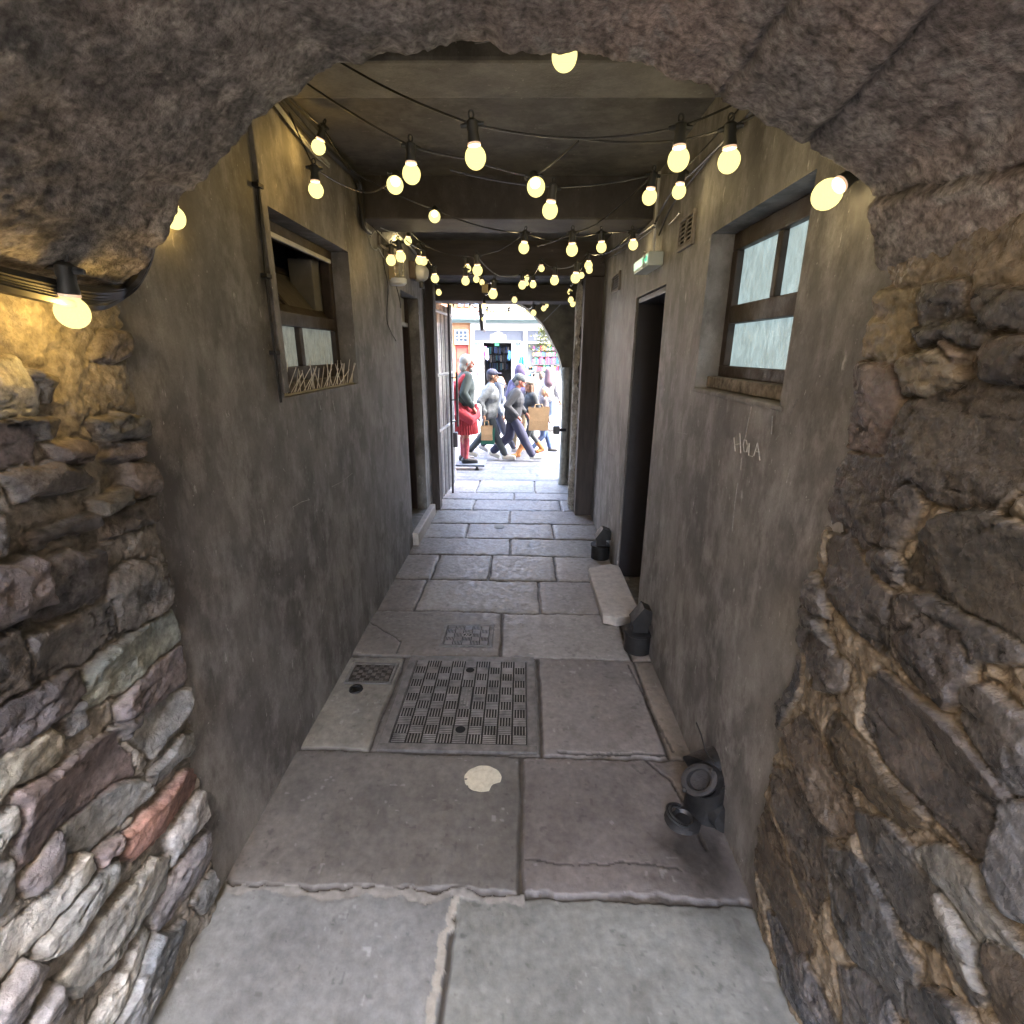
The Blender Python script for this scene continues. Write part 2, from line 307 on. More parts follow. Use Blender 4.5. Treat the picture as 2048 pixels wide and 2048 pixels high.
# ------------------------------------------------------------------ rubble walls
def rubble(name, plane, sign, stones, mat, mortar, edge_line, zmax, y0, label, gl, prot=.034, seed=0, fill=None, warm=None, rad_=.006, grow=.009, tone=1., desat=.0):
    yy = np.concatenate([lin(y0, .3, .02)[:-1], lin(.3, 1.47, .0042)]); zz = lin(-.02, zmax, .0048)
    Zg, Yg = np.meshgrid(zz, yy, indexing='ij')
    U = Yg+.010*fbm(Yg*9, Zg*9, 0, 3, seed+1)+.004*fbm(Yg*45, Zg*45, 0, 2, seed+7); V = Zg+.010*fbm(Yg*9, Zg*9, 5, 3, seed+2)+.004*fbm(Yg*45, Zg*45, 3, 2, seed+8)
    h = .008*fbm(Yg*16, Zg*16, 0, 6, seed+3, .6)+.009*fbm(Yg*3, Zg*3, 0, 3, seed+4)
    C = np.ones(Yg.shape+(3,))*np.array(mortar)*(1+.2*fbm(Yg*6, Zg*6, 0, 5, seed+5)+.13*fbm(Yg*40, Zg*40, 0, 4, seed+6))[..., None]
    cov = np.zeros(Yg.shape)
    polys = [(np.array(p), c) for p, c in stones]
    if fill:
        z = .02
        while z < zmax-.05:
            hh = rng.uniform(*fill[0]); y = y0
            while y < 1.35:
                w = rng.uniform(*fill[1]); q = [(y+.012, z+.01+rng.uniform(0, .02)), (y+w-.012, z+.008+rng.uniform(0, .02)), (y+w-.01+rng.uniform(-.02, .01), z+hh-.01), (y+w*.5, z+hh+rng.uniform(-.01, .01)), (y+.012, z+hh-.012-rng.uniform(0, .02))]
                cx, cy = y+w/2, z+hh/2
                if cx < fill[2](cy): polys.append((np.array(q), fill[3][rng.integers(len(fill[3]))]))
                y += w
            z += hh
    for k, (p, c) in enumerate(polys):
        lo, hi = p.min(0)-.06, p.max(0)+.06
        iz = np.where((zz > lo[1]) & (zz < hi[1]))[0]; iy = np.where((yy > lo[0]) & (yy < hi[0]))[0]
        if len(iz) < 2 or len(iy) < 2: continue
        sl = np.s_[iz[0]:iz[-1]+1, iy[0]:iy[-1]+1]
        d = polydist(U[sl], V[sl], p)+grow; size = max(.04, min((hi-lo)-.12))
        pr = prot*rng.uniform(.65, 1.2); cy, cz = p.mean(0)
        tilt = (Yg[sl]-cy)*rng.uniform(-.12, .12)+(Zg[sl]-cz)*rng.uniform(-.05, .22)
        bed = .0045*fbm(Yg[sl]*4, Zg[sl]*26, k*3., 4, seed+70)           # bedding lines of the stone
        face = .007*fbm(Yg[sl]*10, Zg[sl]*13, k, 5, seed+60)+.0035*fbm(Yg[sl]*35, Zg[sl]*48, k, 4, seed+62)
        facet = .016*np.abs(fbm(Yg[sl]*5+k, Zg[sl]*6, k*1.7, 2, seed+61))
        hs = pr*(1-np.exp(-np.maximum(d, 0)/rad_)) + (tilt+face-facet+bed)*sst(0, .012, d)
        w = sst(-.003, .006, d); h[sl] = np.where(d > -.003, np.maximum(h[sl]*(1-w)+0*w, 0)*(1-w)+w*(hs+.004), h[sl]); cov[sl] = np.maximum(cov[sl], w)
        for q in range(4):
            py_, pz_2 = rng.uniform(lo[0]+.06, hi[0]-.06), rng.uniform(lo[1]+.06, hi[1]-.06)
            pln = pr+rng.uniform(.002, .012)+(Yg[sl]-py_)*rng.uniform(-.22, .22)+(Zg[sl]-pz_2)*rng.uniform(-.28, .34)+.0022*fbm(Yg[sl]*40, Zg[sl]*55, k+q, 3, seed+63)
            h[sl] = np.where(d > -.002, np.minimum(h[sl], np.maximum(pln, .002)), h[sl])
        gap = (d > -.012) & (d <= 0); h[sl] = np.where(gap, h[sl]-.010*np.exp(-(d/.006)**2), h[sl])
        rg = np.exp(-(fbm(Yg[sl]*5, Zg[sl]*17, k*4.1, 3, seed+75)/.035)**2)*sst(.0, .35, fbm(Yg[sl]*9, Zg[sl]*9, k, 2, seed+76)+.1)
        h[sl] -= .006*rg*w; rgw = 1-.5*rg
        n1 = fbm(Yg[sl]*8, Zg[sl]*12, k*2.3, 5, seed+80); n2 = fbm(Yg[sl]*30, Zg[sl]*40, k, 3, seed+81)
        cc = (np.array(c)*(1-desat)+np.mean(c)*desat)*tone*((1+.30*n1+.2*n2)*rgw)[..., None]*np.stack([1+.05*n1, 1+0*n1, 1-.06*n1], -1)
        C[sl] = C[sl]*(1-w[..., None])+cc*w[..., None]
    if warm is not None: C = warm(Yg, Zg, C)
    # the quoin edge where the render starts: ragged, turning back into the wall
    ez = np.interp(Zg, [e[1] for e in edge_line], [e[0] for e in edge_line])+.012*fbm(Zg*9, 0, 0, 3, seed+90)+.005*fbm(Zg*50, 0, 0, 2, seed+91)
    ed = sst(0, .035, ez-Yg); h = h*ed - (1-ed)*.05
    x = plane+sign*(.010+h)
    P = np.stack([x, Yg, Zg], -1)
    o = grid(name, P, np.clip(C, .01, .9), mat, flip=(sign < 0)); tag(o, label, 'wall'); return o
def pz(stones, ox, oy, sc, plane): return [([tuple(onX(ox+x/sc, oy+y/sc, plane))[1:] for x, y in p], c) for p, c in stones]
g1 = (.23, .23, .22); g2 = (.30, .31, .30); pu = (.20, .165, .17); br = (.17, .135, .105); lt = (.40, .41, .39); dk = (.12, .108, .105)
SL = pz([([(0, 70), (80, 70), (120, 110), (135, 250), (60, 360), (0, 400)], dk), ([(165, 90), (290, 20), (430, 20), (470, 150), (400, 195), (200, 270), (170, 200)], (.15, .13, .13)),
    ([(475, 115), (540, 60), (660, 50), (725, 120), (728, 205), (600, 295), (510, 335), (490, 240)], (.27, .235, .195)), ([(0, 430), (170, 350), (475, 210), (492, 335), (380, 440), (260, 505), (130, 615), (0, 715)], (.235, .22, .215)),
    ([(332, 525), (480, 405), (730, 248), (758, 365), (560, 530), (380, 635)], (.25, .29, .25)), ([(485, 640), (560, 550), (765, 402), (797, 450), (788, 530), (600, 675), (500, 690)], (.215, .175, .185)),
    ([(252, 600), (320, 572), (358, 700), (292, 748)], (.14, .14, .14)), ([(475, 740), (585, 655), (575, 700), (530, 750)], dk), ([(565, 735), (645, 655), (798, 555), (808, 620), (700, 755), (640, 835)], g1),
    ([(0, 805), (150, 685), (265, 800), (255, 850), (60, 995), (0, 1070)], (.34, .31, .225)), ([(92, 1000), (300, 855), (480, 755), (555, 830), (565, 905), (330, 1095), (112, 1255), (84, 1150)], (.2, .145, .14)),
    ([(295, 1150), (480, 985), (590, 938), (630, 980), (560, 1075), (400, 1212), (295, 1225)], (.2, .205, .195)), ([(642, 905), (740, 795), (812, 745), (805, 825), (700, 895), (652, 950)], g1),
    ([(525, 1180), (605, 1085), (690, 995), (770, 912), (820, 905), (815, 980), (720, 1115), (562, 1262), (525, 1255)], (.36, .16, .115)), ([(695, 1170), (830, 997), (865, 1012), (865, 1085), (780, 1192), (714, 1280)], (.37, .365, .36)),
    ([(645, 1435), (780, 1238), (880, 1118), (902, 1200), (838, 1335), (655, 1550)], (.29, .265, .28)), ([(795, 1430), (888, 1290), (912, 1370), (850, 1465)], g1), ([(104, 1330), (250, 1188), (270, 1258), (152, 1392)], (.21, .18, .19)),
    ([(413, 1240), (497, 1185), (488, 1228), (424, 1295)], (.3, .22, .22)), ([(0, 1150), (68, 1068), (72, 1138), (0, 1255)], (.3, .3, .27)), ([(0, 1315), (70, 1258), (82, 1398), (0, 1495)], g1),
    ([(0, 1600), (150, 1465), (380, 1245), (396, 1300), (250, 1495), (60, 1715), (0, 1780)], lt), ([(195, 1600), (402, 1325), (485, 1275), (466, 1378), (330, 1553), (204, 1652)], (.33, .34, .32)),
    ([(265, 1750), (424, 1515), (640, 1277), (704, 1268), (695, 1368), (500, 1640), (344, 1822)], (.41, .41, .37)), ([(0, 1875), (130, 1685), (196, 1690), (92, 1960), (0, 1960)], (.3, .27, .27)),
    ([(130, 1950), (240, 1765), (266, 1870), (230, 1950)], (.3, .28, .28)), ([(385, 1950), (525, 1705), (615, 1545), (630, 1555), (560, 1740), (450, 1950)], lt), ([(640, 1575), (755, 1540), (690, 1740), (600, 1950), (470, 1950)], (.2, .22, .24))], 0, 1100, 2.038, XL+.03)
SL += pz([([(200, 1600), (530, 1475), (556, 1520), (230, 1636)], (.14, .11, .09)), ([(560, 1485), (885, 1375), (900, 1495), (600, 1612)], br), ([(612, 1112), (780, 1094), (788, 1158), (700, 1196), (622, 1186)], (.13, .1, .085)),
    ([(705, 1222), (868, 1205), (880, 1335), (722, 1385)], (.16, .125, .105)), ([(535, 1400), (688, 1334), (688, 1406), (552, 1465)], (.14, .12, .085)), ([(60, 1285), (400, 1205), (515, 1290), (135, 1395)], (.13, .11, .1)),
    ([(0, 1445), (48, 1475), (36, 1645), (0, 1690)], (.2, .17, .14)), ([(525, 965), (700, 955), (838, 1003), (818, 1055), (585, 1085)], (.13, .12, .105)), ([(560, 620), (610, 480), (700, 505), (738, 600), (640, 640)], (.19, .15, .12)),
    ([(0, 960), (120, 930), (280, 960), (260, 1060), (60, 1090), (0, 1060)], (.14, .12, .1)), ([(60, 760), (180, 720), (290, 760), (250, 850), (90, 860)], (.17, .14, .1)), ([(300, 1110), (470, 1090), (540, 1130), (520, 1200), (380, 1210)], (.16, .12, .1))], 0, 480, 2.684, XL+.03)
EL = [(1.29, -.1), (1.291, 0), (1.309, .275), (1.329, .603), (1.37, .887), (1.378, 1.136), (1.389, 1.457), (1.395, 1.661), (1.40, 1.95)]
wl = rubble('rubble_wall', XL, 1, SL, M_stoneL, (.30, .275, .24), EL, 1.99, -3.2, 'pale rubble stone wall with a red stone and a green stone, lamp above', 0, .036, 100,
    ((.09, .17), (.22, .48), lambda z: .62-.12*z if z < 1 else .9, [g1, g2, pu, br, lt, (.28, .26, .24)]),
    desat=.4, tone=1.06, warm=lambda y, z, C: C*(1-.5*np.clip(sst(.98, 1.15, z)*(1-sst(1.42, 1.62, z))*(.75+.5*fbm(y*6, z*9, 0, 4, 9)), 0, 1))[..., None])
n1_, n2_ = (.095, .082, .07), (.12, .105, .092)
SR = pz([([(684, 374), (898, 326), (925, 420), (885, 700), (856, 835), (664, 805), (636, 640)], (.215, .165, .14)), ([(758, -40), (1056, -40), (1026, 200), (956, 265), (735, 275)], (.27, .215, .13)),
    ([(1004, 564), (1200, 476), (1560, 446), (1700, 544), (1700, 700), (1530, 995), (1330, 1175), (1180, 1065), (1014, 1015), (926, 880), (954, 700)], (.105, .088, .07)),
    ([(604, 885), (700, 905), (850, 925), (945, 1000), (916, 1200), (818, 1362), (682, 1335), (545, 1258), (485, 1140), (515, 1000)], (.095, .08, .064)), ([(900, 1135), (988, 1045), (1012, 1100), (956, 1248), (888, 1354), (854, 1345)], n1_),
    ([(793, 1404), (888, 1404), (945, 1488), (868, 1516), (794, 1468)], n2_), ([(545, 1354), (620, 1344), (698, 1414), (798, 1562), (885, 1624), (895, 1800), (866, 1925), (740, 1846), (604, 1680), (555, 1550)], n1_),
    ([(1004, 1448), (1064, 1305), (1200, 1188), (1400, 1205), (1700, 1340), (1700, 1990), (1500, 1825), (1300, 1695), (1100, 1554), (985, 1506)], (.11, .092, .07)), ([(925, 1625), (1100, 1646), (1350, 1838), (1500, 1940), (1560, 2000), (935, 1940)], n2_),
    ([(1062, 134), (1180, 142), (1368, 152), (1356, 208), (1102, 198)], n1_), ([(1434, 254), (1560, 214), (1700, 230), (1700, 400), (1434, 376)], (.11, .09, .075)), ([(1184, 254), (1238, 320), (1182, 356)], br), ([(1380, -30), (1700, -60), (1700, 90), (1400, 95)], n2_),
    ([(1080, -60), (1240, -60), (1250, 50), (1090, 80)], n2_), ([(985, 300), (1150, 290), (1240, 410), (1080, 500), (980, 480)], (.26, .21, .14)), ([(424, 1504), (536, 1604), (554, 1744), (434, 1716), (386, 1600)], n2_), ([(314, 1834), (400, 1708), (496, 1800), (556, 1930), (322, 1930)], n2_)], 1448, 600, 2.76, XR-.03)
SR += pz([([(886, 450), (905, 266), (980, 247), (1128, 356), (1248, 466), (1555, 806), (1582, 880), (1476, 1094), (1440, 1130), (1302, 1012), (1155, 874), (1006, 690)], (.125, .112, .105)), ([(606, 134), (642, 68), (775, 204), (784, 304), (682, 324)], n2_),
    ([(1084, 54), (1180, -20), (1326, 64), (1364, 200), (1334, 334), (1260, 364), (1154, 256), (1094, 178)], (.11, .095, .085)), ([(1376, 346), (1450, 336), (1740, 530), (1740, 760), (1600, 772), (1474, 614), (1376, 478)], (.15, .145, .145)),
    ([(1504, 1060), (1564, 928), (1740, 888), (1740, 1420), (1560, 1352), (1476, 1200)], (.17, .17, .175)), ([(726, 560), (764, 458), (858, 566), (998, 766), (1142, 922), (1050, 934), (902, 796), (784, 676)], (.13, .1, .065)),
    ([(526, 524), (600, 478), (696, 604), (814, 804), (824, 994), (704, 994), (604, 776)], (.13, .105, .08)), ([(846, 934), (1000, 966), (1086, 1084), (1196, 1254), (1376, 1504), (1494, 1716), (1390, 1792), (1254, 1554), (1004, 1374), (904, 1196)], (.145, .14, .135)),
    ([(1136, 1124), (1220, 1108), (1414, 1204), (1424, 1304), (1594, 1560), (1600, 1596), (1402, 1494), (1284, 1284)], (.3, .3, .285)), ([(706, 1124), (828, 1136), (926, 1284), (1114, 1640), (1056, 1872), (924, 1774), (766, 1438)], (.16, .155, .15)),
    ([(434, 1424), (498, 1456), (596, 1604), (694, 1804), (752, 1940), (616, 1940), (486, 1648)], (.15, .145, .15)), ([(464, 706), (556, 746), (684, 1004), (694, 1298), (640, 1390), (564, 1176), (486, 948)], (.125, .105, .085)),
    ([(344, 884), (416, 866), (496, 1104), (594, 1402), (632, 1552), (562, 1552), (446, 1346), (336, 1098)], (.14, .11, .08)), ([(764, 1684), (858, 1706), (994, 1862), (1014, 1940), (796, 1940)], (.2, .195, .2)), ([(1104, 1804), (1200, 1806), (1374, 1902), (1384, 1940), (1116, 1940)], (.17, .165, .165)),
    ([(1484, 1604), (1600, 1646), (1740, 1760), (1740, 1960), (1564, 1960), (1486, 1800)], (.15, .12, .09)), ([(504, 124), (576, 164), (556, 330), (496, 446), (446, 552), (456, 330)], (.11, .1, .09)), ([(1250, 1330), (1290, 1480), (1420, 1720), (1400, 1560)], (.3, .3, .29))], 1348, 1248, 2.414, XR-.03)
ER = [(1.1, -.1), (1.26, .02), (1.30, .09), (1.355, .178), (1.36, .616), (1.335, 1.105), (1.345, 1.414), (1.30, 1.554), (1.285, 1.833), (1.30, 2.1)]
wr = rubble('rubble_wall', XR, -1, SR, M_stoneR, (.215, .172, .12), ER, 2.02, -3.2, 'dark damp rubble stone wall with raised tan mortar joints', 0, .026, 300,
    ((.12, .24), (.2, .42), lambda z: .5, [n1_, n2_, (.15, .14, .14), (.13, .11, .085)]), rad_=.006, grow=.017, tone=.66)

# ------------------------------------------------------------------ stone vault overhead
pr = np.array([(-1.08, 1.945), (-1.0, 1.935), (-.93, 1.955), (-.854, 2.02), (-.761, 2.123), (-.675, 2.195), (-.585, 2.259), (-.437, 2.354), (-.35, 2.38), (-.266, 2.395), (-.13, 2.4), (-.008, 2.397), (.151, 2.39), (.25, 2.372), (.342, 2.344), (.482, 2.284), (.618, 2.211), (.732, 2.145), (.80, 2.07), (.835, 1.99), (.87, 1.965), (.95, 1.97)])
sl = np.concatenate([[0], np.cumsum(np.hypot(*np.diff(pr, axis=0).T))]); ss = lin(0, sl[-1], .0052)
px_ = np.interp(ss, sl, pr[:, 0]); pz_ = np.interp(ss, sl, pr[:, 1])
k = np.ones(9)/9; px_[4:-4] = np.convolve(px_, k, 'valid'); pz_[4:-4] = np.convolve(pz_, k, 'valid')
tx, tz = np.gradient(px_), np.gradient(pz_); tl = np.hypot(tx, tz); nx, nz = tz/tl, -tx/tl     # towards the opening
vy = np.concatenate([lin(.3, 1.30, .0062), [1.304, 1.306, 1.307, 1.308]]); back = np.concatenate([np.zeros(len(vy)-4), [.01, .04, .09, .16]])
S, VY = np.meshgrid(ss, vy, indexing='ij'); BK = np.broadcast_to(back, S.shape)
bx, bz = px_[:, None]+0*VY, pz_[:, None]+0*VY
hh = .009*fbm(S*3.4, VY*2.6, 0, 2, 401)+.0036*fbm(S*15, VY*13, 0, 4, 402)+.0026*fbm(S*62, VY*62, 0, 3, 403)
hh += .006*fbm(S*9, VY*1.2, 3, 3, 408)
beds = [(.26, .0), (.62, .05), (1.02, -.03), (1.38, .04), (1.655, .0), (1.86, .10), (2.055, -.16), (2.30, -.02)]
jd = np.full(S.shape, 9.); bid = np.zeros(S.shape, int)
for i, (b0, sk) in enumerate(beds):
    b_ = b0+sk*(VY-1.3)+.008*fbm(VY*6, i, 0, 3, 410); d_ = np.abs(S-b_); jd = np.minimum(jd, d_/(.55 if i in (6,) else 1.0 if i > 3 else 1.6)); bid += S > b_
hh += np.array([0, .002, -.001, .002, .0, .006, -.004, .016, .008])[bid]
yj = np.array([.62, .9, .55, .8, .66, .95, .52, .7, .6])[bid]; jd = np.minimum(jd, np.abs(VY-yj-.01*fbm(S*8, 2, 0, 2, 412))*1.2+.002)
js = np.where(S < 1.5, .25, 1.); hh -= .008*js*np.exp(-(jd/.007)**2)
hh += .004*sst(1.0, 1.30, VY)
rag = .007*fbm(S*6, 5, 0, 3, 415)+.005*fbm(S*26, 6, 0, 3, 416)
hh2 = hh+rag*sst(1.1, 1.3, VY)-BK
P = np.stack([bx+nx[:, None]*hh2, VY+.010*fbm(S*9, 7, 0, 4, 417)*sst(1.1, 1.3, VY), bz+nz[:, None]*hh2], -1)
cv = np.array([.27, .235, .212]); n1 = fbm(S*4, VY*4, 0, 5, 420); n2 = fbm(S*26, VY*26, 0, 4, 421)
CV = cv*(1+.22*n1+.3*n2)[..., None]*np.stack([1+.08*n1, 1+0*n1, 1-.05*n1], -1)
pt = np.clip(sst(.45, .8, fbm(S*11, VY*11, 2, 5, 423))+.7*sst(.55, .8, fbm(S*48, VY*48, 2, 3, 424)), 0, 1); dkp = sst(.5, .85, fbm(S*40, VY*40, 4, 3, 425)); CV *= (1-.35*dkp)[..., None]
CV = CV*(1-pt[..., None])+np.array([.36, .33, .3])*pt[..., None]
CV *= (1-.38*js*np.exp(-(jd/.010)**2))[..., None]
CV *= (np.array([.85, .9, 1.05, .95, 1, 1.05, .95, 1.12, .9])[bid])[..., None]
vt = grid('stone_vault', P, np.clip(CV, .01, .9), M_vault, flip=False)
tag(vt, 'low arch of rough brown stone blocks across the top of the view', 'arch')
# masonry over the vault, the flank of the house above it
m = MB(); m.bbox((-1.5, .32, 2.62), (1.3, 1.29, 6.5)); o = m.build('upper_wall', M_wall); tag(o, 'upper house wall resting on the stone arch', 'wall')

# ------------------------------------------------------------------ rendered passage walls
def wallgrid(name, x, sign, y0, y1, z1, ops, thick=.42):
    """wall face at x, opening boxes (ya,yb,za,zb,depth) cut through with reveals; sign +1 = solid lies towards -x"""
    m = MB(); yc = sorted({y0, y1, *[v for o in ops for v in o[:2]]}); zc = sorted({-.12, z1, *[v for o in ops for v in o[2:4]]})
    for a, b in zip(yc[:-1], yc[1:]):
        for c, d in zip(zc[:-1], zc[1:]):
            if any(o[0] <= (a+b)/2 <= o[1] and o[2] <= (c+d)/2 <= o[3] for o in ops): continue
            q = [(x, a, c), (x, b, c), (x, b, d), (x, a, d)]; m.add(q, [(0, 1, 2, 3)] if sign > 0 else [(3, 2, 1, 0)])
    for (a, b, c, d, dp) in ops:
        X2 = x-sign*dp; e = .012
        for q in ([(x, a, c), (X2, a, c), (X2, a, d), (x, a, d)], [(x, b, d), (X2, b, d), (X2, b, c), (x, b, c)], [(x, a, d), (X2, a, d), (X2, b, d), (x, b, d)], [(x, b, c), (X2, b, c), (X2, a, c), (x, a, c)]):
            m.add(q, [(0, 1, 2, 3)] if sign > 0 else [(3, 2, 1, 0)])
    X2 = x-sign*thick; m.add([(X2, y0, -.12), (X2, y1, -.12), (X2, y1, z1), (X2, y0, z1)], [(0, 1, 2, 3)])
    m.add([(x, y0, 0), (X2, y0, 0), (X2, y0, z1), (x, y0, z1)], [(0, 1, 2, 3)]); m.add([(x, y1, 0), (X2, y1, 0), (X2, y1, z1), (x, y1, z1)], [(3, 2, 1, 0)])
    return m
LW = (2.262, 3.32, 1.60, 2.352); LD = (4.66, 5.44, .13, 2.29)
wallL = wallgrid('plaster_wall', XL, 1, 1.29, 5.82, CEIL, [(*LW, .3), (*LD, .3)]).build('plaster_wall', M_wall)
tag(wallL, 'grey rendered passage wall with an open hopper window and spikes', 'wall')
RW = (1.665, 2.50, 1.645, 2.292); RD = (3.19, 3.985, .0, 2.172)
wallR = wallgrid('plaster_wall', XR, -1, 1.25, 5.80, CEIL, [(*RW, .3), (*RD, .55)]).build('plaster_wall', M_wall)
tag(wallR, 'grey rendered passage wall with a black doorway and blue-lit window', 'wall')
# rooms behind, closed boxes so that no daylight leaks in
def room(x0, x1, y0, y1, z0, z1, parent, nm='room'):
    m = MB(); m.add([(x0, y0, z0), (x1, y0, z0), (x1, y1, z0), (x0, y1, z0), (x0, y0, z1), (x1, y0, z1), (x1, y1, z1), (x0, y1, z1)], [(0, 1, 2, 3), (7, 6, 5, 4), (4, 5, 1, 0), (6, 7, 3, 2), ((5, 6, 2, 1) if abs(x1) > abs(x0) else (7, 4, 0, 3))])
    return m.build(nm, mk('room_paint', (.2, .18, .16), .9), parent)
room(XL-.3, XL-1.6, 2.0, 3.6, 1.2, 2.8, wallL, 'room_lining')
# --- left window
fr = MB(); x0, x1 = XL-.16, XL-.10; a, b, c, d = LW
fr.bbox((x0, a, d-.055), (x1, b, d)); fr.bbox((x0, a, c+.045), (x1, b, c+.12)); fr.bbox((x0, a, c+.12), (x1, a+.05, d-.055)); fr.bbox((x0, b-.05, c+.12), (x1, b, d-.055))
tz_ = 1.945; fr.bbox((x0-.004, a+.05, tz_-.035), (x1+.006, b-.05, tz_+.03))
wfl = fr.build('window', M_brownpaint, wallL)
my = onX(500+292/2.93, 400+850/2.93, XL-.12).y
mm = MB().bbox((x0+.006, my-.025, c+.12), (x1-.006, my+.025, tz_-.036)); mm.build('mullion', M_brownpaint, wfl)
G_left = mk('frosted_glass_grey', (.5, .53, .5), .18, .3, 30, .9, 26, emis=(.62, .68, .62), es=.0065, stretch=(1, 1, .45), bdist=.02)
G_blue = mk('frosted_glass_blue', (.45, .53, .55), .15, .25, 9, .7, 34, emis=(.52, .70, .74), es=.018, stretch=(1, 1, .5), bdist=.02)
def vary(m, sc, st, lo, hi):
    nt = m.node_tree; N, L = nt.nodes, nt.links; b = N['Principled BSDF']; e = b.inputs['Emission Strength'].default_value
    tc = N.new('ShaderNodeTexCoord'); mp = N.new('ShaderNodeMapping'); mp.inputs['Scale'].default_value = st; n = N.new('ShaderNodeTexNoise'); n.inputs['Scale'].default_value = sc; n.inputs['Detail'].default_value = 5; n.inputs['Distortion'].default_value = 1.2
    r = N.new('ShaderNodeMapRange'); r.inputs['From Min'].default_value = .32; r.inputs['From Max'].default_value = .68; r.inputs['To Min'].default_value = e*lo; r.inputs['To Max'].default_value = e*hi
    L.new(tc.outputs['Object'], mp.inputs[0]); L.new(mp.outputs[0], n.inputs['Vector']); L.new(n.outputs['Fac'], r.inputs['Value']); L.new(r.outputs[0], b.inputs['Emission Strength'])
vary(G_blue, 26, (1, 1.4, .6), .72, 1.3); vary(G_left, 34, (1, 1.2, .8), .55, 1.4)
G_dark = mk('frosted_glass_dim', (.16, .14, .11), .3, .3, 18, .5, 30)
for y0_, y1_ in ((a+.05, my-.025), (my+.025, b-.05)):
    MB().box((x0+.022, y0_, c+.12), (x0+.030, y1_, tz_-.034)).build('pane', G_left, wfl)
MB().bbox((x1+.001, a+.005, d-.075), (x1+.016, b-.06, d-.052)).build('head_strip', M_white, wfl)
# hopper sash leaning into the room
sash = MB(); L_ = .335; an = rad(38); cs, sn = math.cos(an), math.sin(an)
def hp(y, t, off=0): return Vector((x0+.03-sn*t+cs*off*-1, y, tz_+.032+cs*t-sn*off))
def hbar(m, y0_, y1_, t0, t1, th=.035):
    P_ = [hp(y0_, t0), hp(y1_, t0), hp(y1_, t1), hp(y0_, t1)]; n_ = Vector((-cs, 0, -sn))*th
    m.add(P_+[p+n_ for p in P_], [(0, 1, 2, 3), (7, 6, 5, 4), (0, 4, 5, 1), (1, 5, 6, 2), (2, 6, 7, 3), (3, 7, 4, 0)])
ya, yb = a+.055, b-.055
hbar(sash, ya, yb, 0, .05); hbar(sash, ya, yb, L_-.04, L_); hbar(sash, ya, ya+.045, .05, L_-.04); hbar(sash, yb-.045, yb, .05, L_-.04); hbar(sash, my-.015, my+.015, .05, L_-.04)
hs_ = sash.build('hopper_sash', M_brownpaint, wfl)
gl = MB(); hbar(gl, ya+.04, yb-.04, .045, L_-.035, .012); g_ = gl.build('pane', G_dark, wfl)
for v in g_.data.vertices: v.co += Vector((-cs, 0, -sn))*.012
MB().bbox((XL-.30, yb-.10, tz_+.03), (XL-.165, yb+.02, d-.06)).build('lining_board', mk('grey_lining_paint', (.22, .21, .19), .6), wfl)
MB().bbox((XL-.115, a+.01, c+.004), (XL-.06, b-.01, c+.05)).build('sill', mk('flaking_sill_paint', (.16, .14, .125), .8, .75, 30, .8, 40), wfl)
# bird spikes on the sill
sp = thing('bird_spikes', 'cream bird spikes standing along the sill of the hopper window', 'bird spikes', loc=(XL-.03, 2.8, c))
MB().bbox((XL-.045, a+.03, c+.002), (XL-.02, b-.02, c+.007)).build('base_strip', mk('cream_plastic', (.5, .46, .38), .6), sp)
Msp = mk('cream_spike', (.78, .74, .66), .5, .1)
for i in range(34):
    y = a+.04+i*(b-a-.07)/33+rng.uniform(-.01, .01); ln = rng.uniform(.09, .15); dy = rng.choice([-.06, .05, .08])*rng.uniform(.6, 1.2)
    MB().tube([(XL-.03, y, c+.01), (XL-.03+rng.uniform(-.01, .045), y+dy, c+ln)], [.0024, .0016], 5).build('spike', Msp, sp)
# --- right window
fr = MB(); a, b, c, d = RW; x0, x1 = XR+.10, XR+.165
fr.bbox((x0, a, d-.07), (x1, b, d)); fr.bbox((x0, a, c+.05), (x1, b, c+.10)); fr.bbox((x0, b-.055, c+.10), (x1, b, d-.07)); fr.bbox((x0, a, c+.10), (x1, a+.05, d-.07))
ztr = onX(1000+1250/2.683, 80+1475/2.683, XR+.12).z
fr.bbox((x0-.006, a+.05, ztr-.04), (x1, b-.055, ztr+.035)); wfr = fr.build('window', M_brownpaint, wallR)
ymu = onX(1000+1500/2.683, 80+1210/2.683, XR+.12).y
MB().bbox((x0+.006, ymu-.02, ztr+.036), (x1-.006, ymu+.02, d-.071)).build('mullion', M_brownpaint, wfr)
xp0, xp1 = x0+.03, x0+.038
MB().box((xp0, a+.05, ztr+.03), (xp1, ymu-.02, d-.065)).build('pane', G_blue, wfr); MB().box((xp0, ymu+.02, ztr+.03), (xp1, b-.05, d-.065)).build('pane', G_blue, wfr)
MB().box((xp0, a+.05, c+.095), (xp1, b-.05, ztr-.035)).build('pane', G_blue, wfr)
MB().bbox((XR+.05, a+.005, c+.003), (XR+.112, b-.005, c+.052)).build('sill', mk('flaking_white_sill', (.2, .175, .155), .8, .8, 26, .8, 40), wfr)
MB().bbox((XR-.006, a-.02, c-.02), (XR+.03, b+.01, c-.001)).build('ledge', M_wall, wallR)
